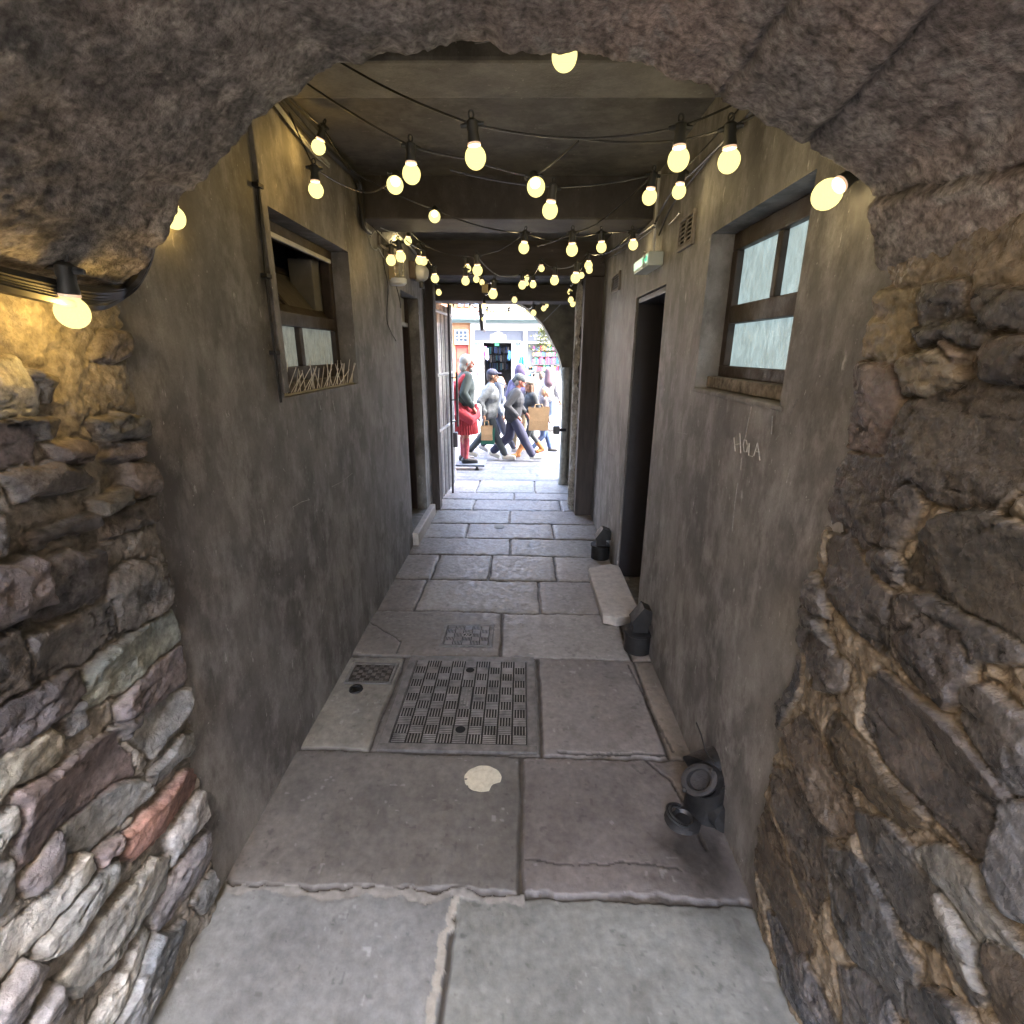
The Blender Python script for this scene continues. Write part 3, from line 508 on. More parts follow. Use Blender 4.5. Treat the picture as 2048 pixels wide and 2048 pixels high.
# --- left door
dm = MB().bbox((XL-.20, LD[0]+.04, LD[2]+.012), (XL-.155, LD[1]-.05, 2.06)); dl = dm.build('door', M_dark, wallL)
mp_ = MB()
for zz0, zz1 in ((.3, 1.0), (1.12, 1.95)): mp_.bbox((XL-.156, LD[0]+.14, zz0), (XL-.147, LD[1]-.16, zz1))
mp_.build('door_panel', M_dark, dl)
f_ = MB(); f_.bbox((XL-.22, LD[1]-.05, .14), (XL-.10, LD[1]-.003, 2.285)); f_.bbox((XL-.22, LD[0]+.003, .14), (XL-.10, LD[0]+.04, 2.285)); f_.build('door_frame', mk('dark_frame_paint', (.045, .03, .03), .5), wallL)
MB().bbox((XL-.22, LD[0]+.045, 2.065), (XL-.13, LD[1]-.055, 2.285)).build('transom_panel', M_white, wallL)
MB().bbox((XL-.14, LD[0]+.02, 2.02), (XL-.10, LD[1]-.06, 2.06)).build('door_closer', M_white, wallL)
st = MB().bbox((XL-.29, LD[0]-.03, 0), (XL+.06, LD[1]+.20, .128), .012).build('doorstep', M_slab, wallL)
# --- right doorway
dm = MB().bbox((XR+.40, RD[0]+.01, .012), (XR+.45, RD[1]-.01, RD[3]-.01)); dr = dm.build('door', M_dark, wallR)
bd = MB()
for i in range(6): bd.bbox((XR+.39, RD[0]+.03+i*.122, .05), (XR+.402, RD[0]+.145+i*.122, RD[3]-.06), .004)
bd.build('door_board', M_dark, dr)
MB().bbox((XR+.012, RD[0]+.003, .01), (XR+.4, RD[0]+.03, RD[3]-.012)).build('door_lining', M_dark, wallR)
MB().bbox((XR+.012, RD[1]-.03, .01), (XR+.4, RD[1]-.003, RD[3]-.012)).build('door_lining', M_dark, wallR)
MB().bbox((XR+.012, RD[0]+.03, RD[3]-.04), (XR+.4, RD[1]-.03, RD[3]-.004)).build('door_lining', M_dark, wallR)
hy = onX(1298, 886, XR+.36)
h_ = MB(); h_.tube([(XR+.40, hy.y, hy.z), (XR+.35, hy.y, hy.z), (XR+.345, hy.y+.12, hy.z-.004)], .010, 8); h_.build('handle', mk('steel', (.6, .6, .58), .3, .1, 10, 0, metal=1), dr, True)
# chalk writing HOLA, strokes traced on the right wall
chk = MB(); zz3 = lambda x, y: onX(1448+x/2.76, 600+y/2.76, XR-.0012)
for s_ in ([(55, 760), (62, 835)], [(88, 735), (92, 845)], [(58, 800), (92, 792)], [(112, 770), (106, 800), (112, 838), (126, 838), (130, 805), (122, 775), (112, 770)], [(140, 790), (136, 858), (158, 864)], [(165, 860), (185, 790), (198, 885)], [(172, 835), (194, 838)]):
    chk.tube([zz3(*p) for p in s_], .0022, 5)
chk.build('chalk_writing', mk('chalk', (.46, .45, .43), .95, .4, 90), wallR)
sc_ = MB()
for s_ in ([(150, 590), (128, 700), (118, 760)], [(100, 870), (92, 935)], [(75, 1010), (60, 1120), (45, 1280)], [(410, 540), (362, 635)], [(300, 750), (285, 775)], [(270, 640), (262, 740)], [(365, 930), (345, 1010)]):
    sc_.tube([zz3(*p) for p in s_], .0013, 4)
zz8 = lambda x, y: onX(1060+x/2.415, 500+y/2.415, XR-.0012)
for s_ in ([(580, 1190), (610, 1183), (640, 1200), (680, 1215), (740, 1225)], [(330, 915), (350, 950), (385, 985), (410, 1000)], [(700, 880), (760, 890)], [(690, 820), (676, 850)], [(700, 480), (735, 510)]): sc_.tube([zz8(*p) for p in s_], .0016, 4)
sc_.build('scratch_marks', mk('scratch', (.29, .285, .275), .95, .4, 90), wallR)
sc_ = MB(); zl = lambda x, y: onX(500+x/2.93, 400+y/2.93, XL+.0012)
for s_ in ([(345, 1345), (355, 1380), (358, 1410)], [(485, 1175), (492, 1215), (500, 1250)], [(412, 1205), (416, 1230)], [(195, 1575), (206, 1590)], [(480, 1680), (540, 1650), (600, 1600)], [(250, 1800), (300, 1770), (350, 1755)], [(625, 1870), (638, 1855)], [(150, 1860), (165, 1845)], [(700, 470), (705, 530)], [(845, 1355), (846, 1375)]): sc_.tube([zl(*p) for p in s_], .0016, 4)
sc_.build('scratch_marks', mk('scratch_pale', (.4, .39, .37), .95, .4, 90), wallL)

# ------------------------------------------------------------------ ceiling, beams, far end
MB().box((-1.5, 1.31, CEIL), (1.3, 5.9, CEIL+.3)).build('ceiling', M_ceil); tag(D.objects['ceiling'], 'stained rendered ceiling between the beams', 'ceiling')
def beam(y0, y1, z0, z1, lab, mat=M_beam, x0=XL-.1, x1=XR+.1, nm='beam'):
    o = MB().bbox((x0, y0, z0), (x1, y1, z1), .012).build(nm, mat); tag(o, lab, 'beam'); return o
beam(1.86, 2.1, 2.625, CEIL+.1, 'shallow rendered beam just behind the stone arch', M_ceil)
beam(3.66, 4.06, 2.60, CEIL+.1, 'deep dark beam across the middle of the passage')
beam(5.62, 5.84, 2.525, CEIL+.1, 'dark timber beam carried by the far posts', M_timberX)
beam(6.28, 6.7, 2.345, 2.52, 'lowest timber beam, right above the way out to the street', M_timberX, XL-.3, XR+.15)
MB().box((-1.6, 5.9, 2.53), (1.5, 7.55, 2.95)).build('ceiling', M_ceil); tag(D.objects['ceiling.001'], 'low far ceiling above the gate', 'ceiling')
o = MB().bbox((XR-.185, 5.66, 0), (XR+.10, 5.86, 2.524), .01).build('timber_post', M_timber); tag(o, 'broad dark timber post beside the far end of the right wall', 'post')
# ragged stone jamb beside the post
zz = lin(0, 2.53, .01); tt = np.linspace(0, 1, 14); Zg, Tg = np.meshgrid(zz, tt, indexing='ij')
lump = .018*fbm(Zg*6, Tg*1.5, 0, 4, 501)+.01*fbm(Zg*22, Tg*4, 0, 3, 502)
JX = XR-.185-.055*np.sin(Tg*math.pi)**.7+lump; JY = 5.86+.16*(Tg)+lump*.6
o = grid('stone_jamb', np.stack([JX, JY, Zg], -1), np.ones(Zg.shape+(3,))*np.array([.36, .33, .29])*(1+.3*fbm(Zg*12, Tg*3, 0, 4, 503))[..., None], M_stoneL, flip=True); tag(o, 'ragged pale stone edge standing behind the broad timber post', 'wall')
o = MB().bbox((XR-.215, 6.0, 0), (XR+.10, 6.12, 2.53), .008).build('timber_post', M_timber); tag(o, 'narrow dark timber post between the ragged stone edge and the street arch', 'post')
pp = MB().tube([(XR-.232, 5.985, .03), (XR-.232, 5.985, 2.345)], .011, 8).build('white_conduit', M_white); tag(pp, 'thin white conduit running down the narrow timber post', 'conduit')
o = MB().bbox((XL-.1, 5.82, 0), (XL+.085, 5.98, 2.524), .008).build('timber_post', M_timber); tag(o, 'dark timber post at the far end of the left wall beside the gate', 'post')
# street arch
za = lambda x, y: onY(x, y, 7.17)
curve = [za(1124, 967), za(1125, 900), za(1127, 830), za(1127, 765), za(1124, 735), za(1118, 710), za(1102, 678), za(1085, 647), za(1070, 632), za(1050, 613), za(1025, 600)]
cpt = [(p.x, max(0, p.z) if i else -.1) for i, p in enumerate(curve)]; topz = cpt[-1][1]+.06
inner = cpt+[(cpt[-1][0]-.2, topz), (-.6, topz+.02), (-1.15, topz), (-1.36, topz-.12), (-1.40, -.1)]
m = MB(); T = .42
for y in (7.17,):
    cs_ = inner; n_ = len(cs_); V = [(x, 7.17, z) for x, z in cs_]+[(x, 7.17+T, z) for x, z in cs_]
    m.add(V, [(i+1, i, n_+i, n_+i+1) for i in range(n_-1)])
    # face: strips out to the right, top and left
    right = [c_ for c_ in cs_[:11]]; tp = 3.4
    for yy in (7.17, 7.17+T):
        f = (lambda q: q) if yy < 7.2 else (lambda q: q[::-1])
        for p, q in zip(cs_[:11][:-1], cs_[:11][1:]): m.add([(p[0], yy, p[1]), (1.5, yy, p[1]), (1.5, yy, q[1]), (q[0], yy, q[1])], [f((0, 1, 2, 3))])
        m.add([(1.5, yy, cs_[10][1]), (1.5, yy, tp), (cs_[10][0], yy, tp), (cs_[10][0], yy, cs_[10][1])], [f((0, 1, 2, 3))])
        for p, q in zip(cs_[10:-1], cs_[11:]):
            m.add([(p[0], yy, p[1]), (p[0], yy, tp), (q[0], yy, tp), (q[0], yy, q[1])], [f((0, 1, 2, 3))])
        m.add([(-1.40, yy, -.1), (-1.40, yy, tp), (-1.6, yy, tp), (-1.6, yy, -.1)], [f((0, 1, 2, 3))])
aw = m.build('arch_wall', mk('mossy_arch_stone', (.17, .155, .115), .85, .4, 7, .5, 30)); tag(aw, 'mossy stone wall with the arched opening onto the street', 'wall')
m = MB(); pc = cpt[3]
m.lathe([(.065, 0), (.07, .05), (.05, .09), (.048, 1.42), (.066, 1.47), (.07, 1.56), (.05, 1.60)], (cpt[0][0]-.0, 7.14, 0), 12)
o = m.build('arch_shaft', mk('weathered_shaft_stone', (.33, .32, .28), .85, .35, 12, .5, 40), aw, True)
for x0_, x1_ in ((XR+.10, XR+.5), (XL-.5, XL-.1)):
    o = MB().box((x0_, 5.8, 0), (x1_, 7.17 if x0_ > 0 else 6.75, 2.7)).build('side_wall', M_wall); tag(o, 'rendered wall of the bay before the street arch, %s' % ('beside the narrow post' if x0_ > 0 else 'behind the gate'), 'wall')

# ------------------------------------------------------------------ iron covers
M_cov = mk('cover_iron_dark', (.02, .018, .016), .7, .3, 20, .3, 60, spec=.2); M_rib = mk('cover_iron_worn', (.2, .185, .17), .42, .5, 12, .15, 90, metal=.2, rvar=.1)
M_frame = mk('cover_frame_iron', (.15, .14, .13), .5, .4, 18, .3, 70, metal=.2)
def cover(nm, lab, x0, x1, y0, y1, nc, nr, nb, z=.004, fr_w=.03, skip=(), rib=M_rib, plaque=None):
    t = thing(nm, lab, 'manhole cover', 'iron covers set in the paving', loc=((x0+x1)/2, (y0+y1)/2, 0))
    f = MB()
    f.bbox((x0, y0, -.012), (x1, y0+fr_w, z), .003); f.bbox((x0, y1-fr_w, -.012), (x1, y1, z), .003); f.bbox((x0, y0+fr_w, -.012), (x0+fr_w, y1-fr_w, z), .003); f.bbox((x1-fr_w, y0+fr_w, -.012), (x1, y1-fr_w, z), .003)
    f.build('frame', M_frame, t)
    g = .004; X0, X1, Y0, Y1 = x0+fr_w+g, x1-fr_w-g, y0+fr_w+g, y1-fr_w-g
    p = MB().box((X0, Y0, -.012), (X1, Y1, z-.0045)); pl = p.build('plate', M_cov, t)
    r = MB(); cw, ch = (X1-X0)/nc, (Y1-Y0)/nr
    for i in range(nc):
        for j in range(nr):
            if (i, j) in skip: continue
            cx, cy = X0+i*cw, Y0+j*ch
            for q in range(nb):
                if (i+j) % 2 == 0: a_ = (cx+.06*cw, cy+(q+.31)*ch/nb, z-.0046); b_ = (cx+.94*cw, cy+(q+.69)*ch/nb, z)
                else: a_ = (cx+(q+.31)*cw/nb, cy+.06*ch, z-.0046); b_ = (cx+(q+.69)*cw/nb, cy+.94*ch, z)
                r.box(a_, b_)
    r.build('tread_pattern', rib, t); return t, (X0, Y0, cw, ch), z
t, (X0, Y0, cw, ch), z = cover('manhole_cover', 'large square manhole cover with chequered ribs and two round keyholes', -.662, .096, 1.968, 2.752, 9, 11, 5, .006, .045, {(4, 1), (4, 9), (4, 4), (4, 5), (4, 6)})
for j in (1, 9):
    MB().bbox((X0+4.04*cw, Y0+(j+.05)*ch, z-.0046), (X0+4.96*cw, Y0+(j+.95)*ch, z-.0012), .001).build('keyhole_boss', M_frame, t)
    MB().lathe([(.0001, 0), (.024, 0), (.025, .0008)], (X0+4.5*cw, Y0+(j+.5)*ch, z-.001), 20).build('keyhole', M_pit, t)
m = MB(); m.bbox((X0+4.1*cw, Y0+4.05*ch, z-.0046), (X0+4.9*cw, Y0+6.95*ch, z-.002), .001); m.build('name_plate', M_frame, t)
m = MB()
for j in range(11):
    for i in range(3):
        if rng.random() < .8: m.box((X0+(4.2+i*.22)*cw, Y0+(4.2+j*.235)*ch, z-.0021), (X0+(4.33+i*.22)*cw, Y0+(4.2+j*.235+.14)*ch, z-.0006))
m.build('raised_letters', M_rib, t)
zc7 = lambda x, y: onZ(700+x/4.83, 1200+y/4.83, 0)
q = [zc7(925, 240), zc7(1395, 240), zc7(1365, 460), zc7(850, 455)]
x0_, x1_, y0_, y1_ = (q[0].x+q[3].x)/2, (q[1].x+q[2].x)/2, (q[2].y+q[3].y)/2, (q[0].y+q[1].y)/2
t, (X0, Y0, cw, ch), z = cover('manhole_cover', 'small pale cover with an oval emblem, beyond the big square cover', x0_, x1_, y0_, y1_, 5, 5, 6, .007, .022, {(2, 2)}, M_rib)
m = MB(); pts = [(X0+2.5*cw+.55*cw*math.cos(a_), Y0+2.5*ch+.5*ch*math.sin(a_), z-.001) for a_ in np.linspace(0, 2*math.pi, 25)]; m.tube(pts, .0035, 6)
for a_, b_ in (((-.25, -.2), (-.1, .25)), ((-.1, .25), (.05, -.2)), ((-.18, 0), (0, 0)), ((.12, -.2), (.12, .22)), ((.12, .22), (.28, .1)), ((.28, .1), (.12, 0))): m.tube([(X0+(2.5+a_[0])*cw, Y0+(2.5+a_[1])*ch, z-.002), (X0+(2.5+b_[0])*cw, Y0+(2.5+b_[1])*ch, z-.002)], .0025, 5)
m.build('emblem', M_rib, t)
q = [onZ(*p, 0) for p in ((708, 1325), (797, 1326), (782, 1368), (689, 1366))]
cover('manhole_cover', 'small dull brown cover by the left wall beside the big cover', (q[0].x+q[3].x)/2, (q[1].x+q[2].x)/2, (q[2].y+q[3].y)/2, (q[0].y+q[1].y)/2, 8, 6, 4, .003, .018, (), mk('cover_iron_dull', (.1, .085, .07), .6, .4, 20, .3, 60))
p = onZ(712, 1379, 0); m = MB(); m.lathe([(.024, .0), (.038, .0), (.036, .010), (.026, .010), (.024, -.004), (.0001, -.004)], p, 20); o = m.build('drain_outlet', M_iron, None, True); tag(o, 'small round black drain outlet beside the dull brown cover', 'drain')
# paint spots
def spot(nm, lab, c, rx, ry, bite, mat):
    pts = []
    for k_ in range(48):
        a_ = 2*math.pi*k_/48; r_ = 1+.012*math.sin(5*a_)+.01*math.sin(11*a_)
        x, y = rx*r_*math.cos(a_), ry*r_*math.sin(a_)
        if bite:
            bx_, by_, br_ = bite; d_ = math.hypot(x-bx_, y-by_)
            if d_ < br_: x, y = bx_-.8*br_*(bx_*.75+(by_-y)*.6)/max(1e-4, math.hypot(bx_*.75+(by_-y)*.6, by_*.75-(bx_-x)*.6)), by_-.8*br_*(by_*.75-(bx_-x)*.6)/max(1e-4, math.hypot(bx_*.75+(by_-y)*.6, by_*.75-(bx_-x)*.6))
        pts.append((c.x+x, c.y+y, .0035))
    o = MB().prism(pts, (0, 0, .0012)).build(nm, mat); tag(o, lab, 'paint mark')
M_pnt = mk('cream_paint_spot', (.52, .48, .36), .8, .18, 40, .2, 90)
c0 = onZ(911*1.06, 1470*1.06, 0); rx = abs(onZ(946*1.06, 1470*1.06, 0).x-c0.x); ry = abs(onZ(911*1.06, 1446*1.06, 0).y-c0.y)
spot('paint_spot', 'round cream paint spot with a bite out of its edge on the near flagstone', c0, rx, ry, (rx*.72, -ry*.62, .026), M_pnt)
c0 = onZ(942*1.06, 994*1.06, 0); spot('paint_spot', 'faint round paint spot far along the paving', c0, .06, .06, None, mk('pale_paint_spot', (.42, .4, .36), .8))
# loose doorstep slab by the right door
zs = lambda x, y, z=.085: onZ(1150+x/6.44, 1020+y/6.44, z)
pts = [zs(172, 770), zs(190, 745), zs(265, 735), zs(440, 697), zs(512, 716)]; pts += [Vector((XR+.02, pts[-1].y, .085)), Vector((XR+.02, 3.10, .085)), zs(832, 1345), zs(700, 1375), zs(540, 1395), zs(470, 1375), zs(362, 1358)]
pts = pts[::-1]
m = MB(); m.prism([(p.x, p.y, .012) for p in pts], (0, 0, .0)) if 0 else None
top = [Vector((p.x, p.y, .085+.012*(p.x-.5))) for p in pts]; cen = sum(top, Vector())/len(top); ins = [p+(cen-p).normalized()*.02+Vector((0, 0, .006)) for p in top]; bot = [Vector((p.x, p.y, .012))+(cen-p)*.05 for p in top]; n_ = len(top)
m.add(ins+top+bot, [tuple(range(n_))]+[(n_+i, n_+(i+1) % n_, (i+1) % n_, i) for i in range(n_)]+[(2*n_+i, 2*n_+(i+1) % n_, n_+(i+1) % n_, n_+i) for i in range(n_)])
o = m.build('step_slab', M_slab); tag(o, 'worn pale stone slab lying at the black doorway', 'step')

# ------------------------------------------------------------------ waste pipes
def ring(m, c, ro, ri, z0, z1, n=24, axis=(0, 0, 1)): m.lathe([(ri, z0), (ro, z0), (ro*1.02, (z0+z1)/2), (ro, z1), (ri, z1), (ri*.98, z0+.01), (.0001, z0+.008)], c, n, axis)
def waste(lab, base, s):
    t = thing('waste_pipe', lab, 'pipe', 'black iron waste pipes along the right wall', loc=base); b = Vector(base)
    m = MB(); ring(m, b, .085*s, .07*s, 0, .13*s); m.lathe([(.088*s, .12*s), (.094*s, .125*s), (.094*s, .14*s), (.07*s, .142*s)], b, 24); m.build('gully_pot', M_iron, t, True)
    zt = .235*s; m = MB(); w = .046*s; xw = XR+.02
    # mitred square elbow out of the wall and down into the pot
    A = Vector((b.x, b.y, zt)); prof = [(-w, -w), (w, -w), (w, w), (-w, w)]
    V = [Vector((b.x+p[0], b.y+p[1], .09*s)) for p in prof]+[Vector((b.x+p[0], b.y+p[1], zt-p[0]*-1*.9-.0)) for p in prof]
    m.add(V, [(0, 1, 5, 4), (1, 2, 6, 5), (2, 3, 7, 6), (3, 0, 4, 7)])
    V = [Vector((b.x-w, b.y-w, zt-w*.9)), Vector((b.x+w, b.y-w, zt+w*.9)), Vector((b.x+w, b.y+w, zt+w*.9)), Vector((b.x-w, b.y+w, zt-w*.9))]
    W = [Vector((xw, b.y-w, zt-.05*s)), Vector((xw, b.y-w, zt+.035*s)), Vector((xw, b.y+w, zt+.035*s)), Vector((xw, b.y+w, zt-.05*s))]
    pk = [Vector((b.x-w*1.25, b.y-w*1.1, zt-.02)), Vector((b.x+w*.2, b.y-w*1.1, zt+w*1.7)), Vector((xw, b.y-w*1.1, zt+w*.9)), Vector((xw, b.y-w*1.1, zt-w*.7)), Vector((b.x+w, b.y-w*1.1, zt-w*.8)), Vector((b.x-w, b.y-w*1.1, zt-w*1.1))]
    m.prism(pk, (0, 2.2*w, 0)); m.build('elbow', M_iron, t)
    m = MB(); m.bbox((b.x+.06*s, b.y-.02, .02), (xw, b.y+.02, .06)); m.build('bracket', M_iron, t)
    return t
b2 = onZ(1150+800/6.44, 1020+1790/6.44, 0); waste('black iron waste pipe turning into a round pot between step slab and near pipe', (b2.x, b2.y, 0), 1.0)
b3 = onZ(1150+318/6.44, 1020+615/6.44, 0); waste('farthest black waste pipe, beyond the step slab', (b3.x, b3.y, 0), .95)
t = thing('waste_pipe', 'nearest black iron waste pipe with an open oval flange, beside the dark rubble wall', 'pipe', 'black iron waste pipes along the right wall', loc=(.66, 1.5, 0))
fc = onZ(1402, 1560, .20); ax = Vector((-.62, -.55, .56)).normalized()
m = MB(); m.lathe([(.0001, -.06), (.044, -.055), (.047, .02), (.050, .027), (.062, .030), (.075, .026), (.077, .010), (.06, 0), (.047, -.004)], fc, 28, ax, 1.0, .74); MB().lathe([(.0001, -.012), (.0465, -.012)], fc, 24, ax, 1, .78).build('bore', M_pit, t); m.build('flange', mk('rusty_flange', (.02, .017, .016), .7, .5, 40, .4, 80), t, True)
for s_ in (-1, 1): MB().lathe([(.009, 0), (.009, .036), (.0001, .038)], fc+ax*.0+Vector((.0, .45, .45)).normalized()*.0+ax.cross(Vector((0, 1, 0))).normalized()*.070*s_, 6, ax).build('bolt', M_iron, t)
m = MB(); m.tube([fc-ax*.004, fc-ax*.06, fc-ax*.09+Vector((.04, .02, -.01)), (XR-.05, fc.y+.10, .17), (XR+.03, fc.y+.11, .17)], [.062, .068, .074, .082, .082], 20, cap=False); m.build('branch', M_iron, t, True)
m = MB(); m.tube([fc-ax*.07+Vector((0, 0, .02)), fc-ax*.09+Vector((.0, 0, -.08)), Vector((fc.x+.06, fc.y+.05, .0))], [.07, .08, .09], 20)
m.tube([(fc.x+.05, fc.y+.04, .05), (fc.x+.10, fc.y-.03, .045), (XR+.01, fc.y-.05, .05)], [.05, .055, .05], 16)
m.build('trap_body', M_iron, t, True)
pc_ = onZ(1362, 1606, .09); m = MB()
for rr in (.05, .036): m.tube([Vector((pc_.x+rr*math.cos(a_), pc_.y+rr*math.sin(a_)*.9, .03+.018*math.sin(a_-1.2))) for a_ in np.linspace(1.2, 5.2, 22)], .006, 6)
m.lathe([(.075, 0), (.06, .012), (.04, .02), (.03, .008)], (pc_.x+.015, pc_.y, 0), 20); m.build('gully_rim', M_iron, t, True)
m = MB(); m.tube([onX(1250+x/6.23, 1430+y/6.23, .74-.05*i) for i, (x, y) in enumerate(((1190, 690), (1080, 560), (1000, 440), (950, 250), (890, 100)))], .0022, 5); o = m.build('loose_wire', M_black); tag(o, 'short loose black wire sticking up behind the nearest waste pipe', 'wire')
p = onZ(1354, 1414, .0); o = MB().lathe([(.012, 0), (.013, .02), (.009, .034), (.0001, .036)], p, 8, (.6, -.2, .4)).build('pipe_stub', M_iron); tag(o, 'tiny metal stub at the foot of the right wall', 'stub')
# lime wash patch over the near waste pipe belongs to the render

# ------------------------------------------------------------------ cables, vents, fittings
def cable(nm, lab, cat, runs, mat, r, group=None):
    if len(runs) == 1:
        o = MB().tube(runs[0], r, 6).build(nm, mat, None, True); tag(o, lab, cat, group); return o
    t = thing(nm, lab, cat, group, loc=runs[0][0])
    for q in runs: MB().tube(q, r*rng.uniform(.75, 1.2), 7).build('cable', mat, t, True)
    return t
def spline(pts, n=6):
    P_ = [Vector(p) for p in pts]; out = []
    for i in range(len(P_)-1):
        a, b, c, d = P_[max(i-1, 0)], P_[i], P_[i+1], P_[min(i+2, len(P_)-1)]
        for k in range(n):
            t = k/n; out.append(.5*((2*b)+(c-a)*t+(2*a-5*b+4*c-d)*t*t+(3*b-a-3*c+d)*t**3))
    return out+[P_[-1]]
M_cab = mk('cable_black', (.028, .028, .03), .38, .2, 20, 0); M_cabg = mk('cable_grey', (.30, .31, .31), .5, .2, 20, 0)
pt = [(545, 185), (558, 203), (616, 272), (656, 308), (688, 338), (714, 368), (722, 413), (725, 451), (737, 466)]
runs = []
for k_ in range(6):
    ox, oy, dx = rng.uniform(-5, 7), rng.uniform(-7, 8), .012+.012*(k_ % 3)
    runs.append(spline([onX(x+ox*(1 if i < 6 else .5), y+oy*(1 if i < 6 else .3), XL+dx) for i, (x, y) in enumerate(pt)]))
cable('cable_bundle', 'bundle of black cables along the top of the hopper window wall, dropping at the beam', 'cables', runs, M_cab, .011)
runs = []
for k_ in range(3):
    ox, oy = rng.uniform(-4, 4), 6*k_
    runs.append(spline([onX(x+ox, y+oy, XL+.03) for x, y in ((546, 196), (616, 286), (655, 322))]))
cable('cable_bundle', 'pale grey cables running under the black bundle', 'cables', runs, M_cabg, .006)
runs = []
for k_ in range(6):
    a_ = 7*k_-14; P1 = [onX(x, y+a_*.9, XL+.085) for x, y in ((-120, 520), (0, 553), (72, 570), (140, 585), (195, 592))]
    P2 = [onY(x-a_*.25, y+a_*.5, 1.335+.004*k_) for x, y in ((240, 583), (272, 560), (290, 525), (298, 492), (306, 470))]
    runs.append([(XL+.06, -3.1, P1[0].z+.03)]+spline(P1+P2))
cable('cable_bundle', 'thick black cables sweeping round the springing of the stone arch', 'cables', runs, M_cab, .011)
t = cable('conduit_pipe', 'thin dark pipe and batten running down beside the hopper window', 'pipe', [[onX(*p, XL+.012) for p in ((508, 240), (517, 375), (532, 560), (562, 805))]], M_black, .006)
m = MB()
for p in ((514, 371), (531, 552), (548, 705)): q = onX(*p, XL+.01); MB().bbox((XL, q.y-.022, q.z-.008), (XL+.026, q.y+.022, q.z+.008), .002).build('clip', M_iron, t)
pass
a_, b_ = onX(521, 300, XL), onX(540, 790, XL); MB().bbox((XL, a_.y-.085, b_.z), (XL+.018, a_.y-.035, CEIL), .004).build('batten', M_wall, t)
cable('hanging_wire', 'long loose dark wire dangling down the left wall below the bulbs', 'wire', [spline([onX(*p, XL+.008) for p in ((763, 460), (766, 500), (768, 530), (776, 572), (774, 620), (776, 650), (792, 682))])], M_cab, .0035)
cable('hanging_wire', 'short dark wire hanging from the clear wall lamp', 'wire', [spline([onX(*p, XL+.008) for p in ((791, 566), (800, 602), (801, 616))])], M_cab, .0035)
cable('white_cable', 'looped pale cable beside the left air vent', 'wire', [spline([onX(*p, XL+.012) for p in ((735, 462), (742, 492), (752, 500), (756, 496), (765, 511), (772, 522))]), spline([onX(*p, XL+.014) for p in ((741, 473), (750, 462), (760, 466), (778, 490))])], M_cabg, .005)
cable('white_cable', 'pale cables running along the left ceiling corner toward the white dome', 'wire', [spline([onX(*p, XL+.03) for p in ((785, 462), (806, 480), (824, 500), (833, 512))]), spline([onX(*p, XL+.045) for p in ((792, 466), (815, 488), (836, 510))])], M_cabg, .006)
cable('ceiling_cable', 'dark cables sagging along the right ceiling corner past the exit sign', 'wire', [spline([onX(*p, XR-.02) for p in ((1510, 215), (1440, 290), (1395, 345), (1345, 410), (1318, 470))]), spline([onX(*p, XR-.03) for p in ((1480, 250), (1400, 330), (1340, 390), (1306, 455))]),
    spline([onX(*p, XR-.035) for p in ((1310, 455), (1262, 490), (1220, 515), (1190, 535))]), spline([onX(*p, XR-.05) for p in ((1310, 447), (1250, 487), (1200, 515))])], M_cab, .006)
def vent(x, sgn, ya, yb, za_, zb, nc, nr, lab):
    t = thing('air_vent', lab, 'vent', loc=(x, (ya+yb)/2, za_)); s_ = sgn
    f = MB(); e = .018
    f.bbox((x, ya, za_), (x+s_*.016, yb, za_+e), .003); f.bbox((x, ya, zb-e), (x+s_*.016, yb, zb), .003); f.bbox((x, ya, za_+e), (x+s_*.016, ya+e, zb-e), .003); f.bbox((x, yb-e, za_+e), (x+s_*.016, yb, zb-e), .003)
    if nc > 1: f.bbox((x+s_*.001, (ya+yb)/2-.01, za_+e), (x+s_*.014, (ya+yb)/2+.01, zb-e), .002)
    MT = mk('vent_grey', (.2, .18, .165), .7, .3, 25, .2, 60); f.build('frame', MT, t); sl_ = MB(); h = (zb-za_-2*e)/nr
    for i in range(nr): z = za_+e+i*h; sl_.add([(x+s_*.003, ya+e, z+h*.75), (x+s_*.003, yb-e, z+h*.75), (x+s_*.014, yb-e, z+.1*h), (x+s_*.014, ya+e, z+.1*h), (x+s_*.003, ya+e, z+h*.9), (x+s_*.003, yb-e, z+h*.9), (x+s_*.014, yb-e, z+.3*h), (x+s_*.014, ya+e, z+.3*h)], [(0, 1, 2, 3), (7, 6, 5, 4), (3, 2, 6, 7), (1, 0, 4, 5)])
    sl_.build('louvre', MT, t); MB().box((x-s_*-.0008, ya+e, za_+e), (x+s_*.0016, yb-e, zb-e)).build('duct_opening', M_pit, t)
a_, b_ = onX(1364, 437, XR), onX(1389, 489, XR); c_ = onX(1394, 420, XR); d_ = onX(1359, 504, XR)
vent(XR, -1, (b_.y+c_.y)/2, (a_.y+d_.y)/2, (d_.z+b_.z)/2, (a_.z+c_.z)/2, 2, 6, 'grey louvred air vent on the right wall between the doorway and the window')
a_, d_ = onX(1227, 553, XR), onX(1240, 580, XR); vent(XR, -1, d_.y, a_.y, d_.z, a_.z, 1, 6, 'narrow air vent on the right wall beyond the exit sign')
a_, d_ = onX(754, 466, XL), onX(776, 506, XL); vent(XL, 1, min(a_.y, d_.y), max(a_.y, d_.y), min(a_.z, d_.z), max(a_.z, d_.z), 1, 5, 'slatted air vent high on the left wall behind the cables')
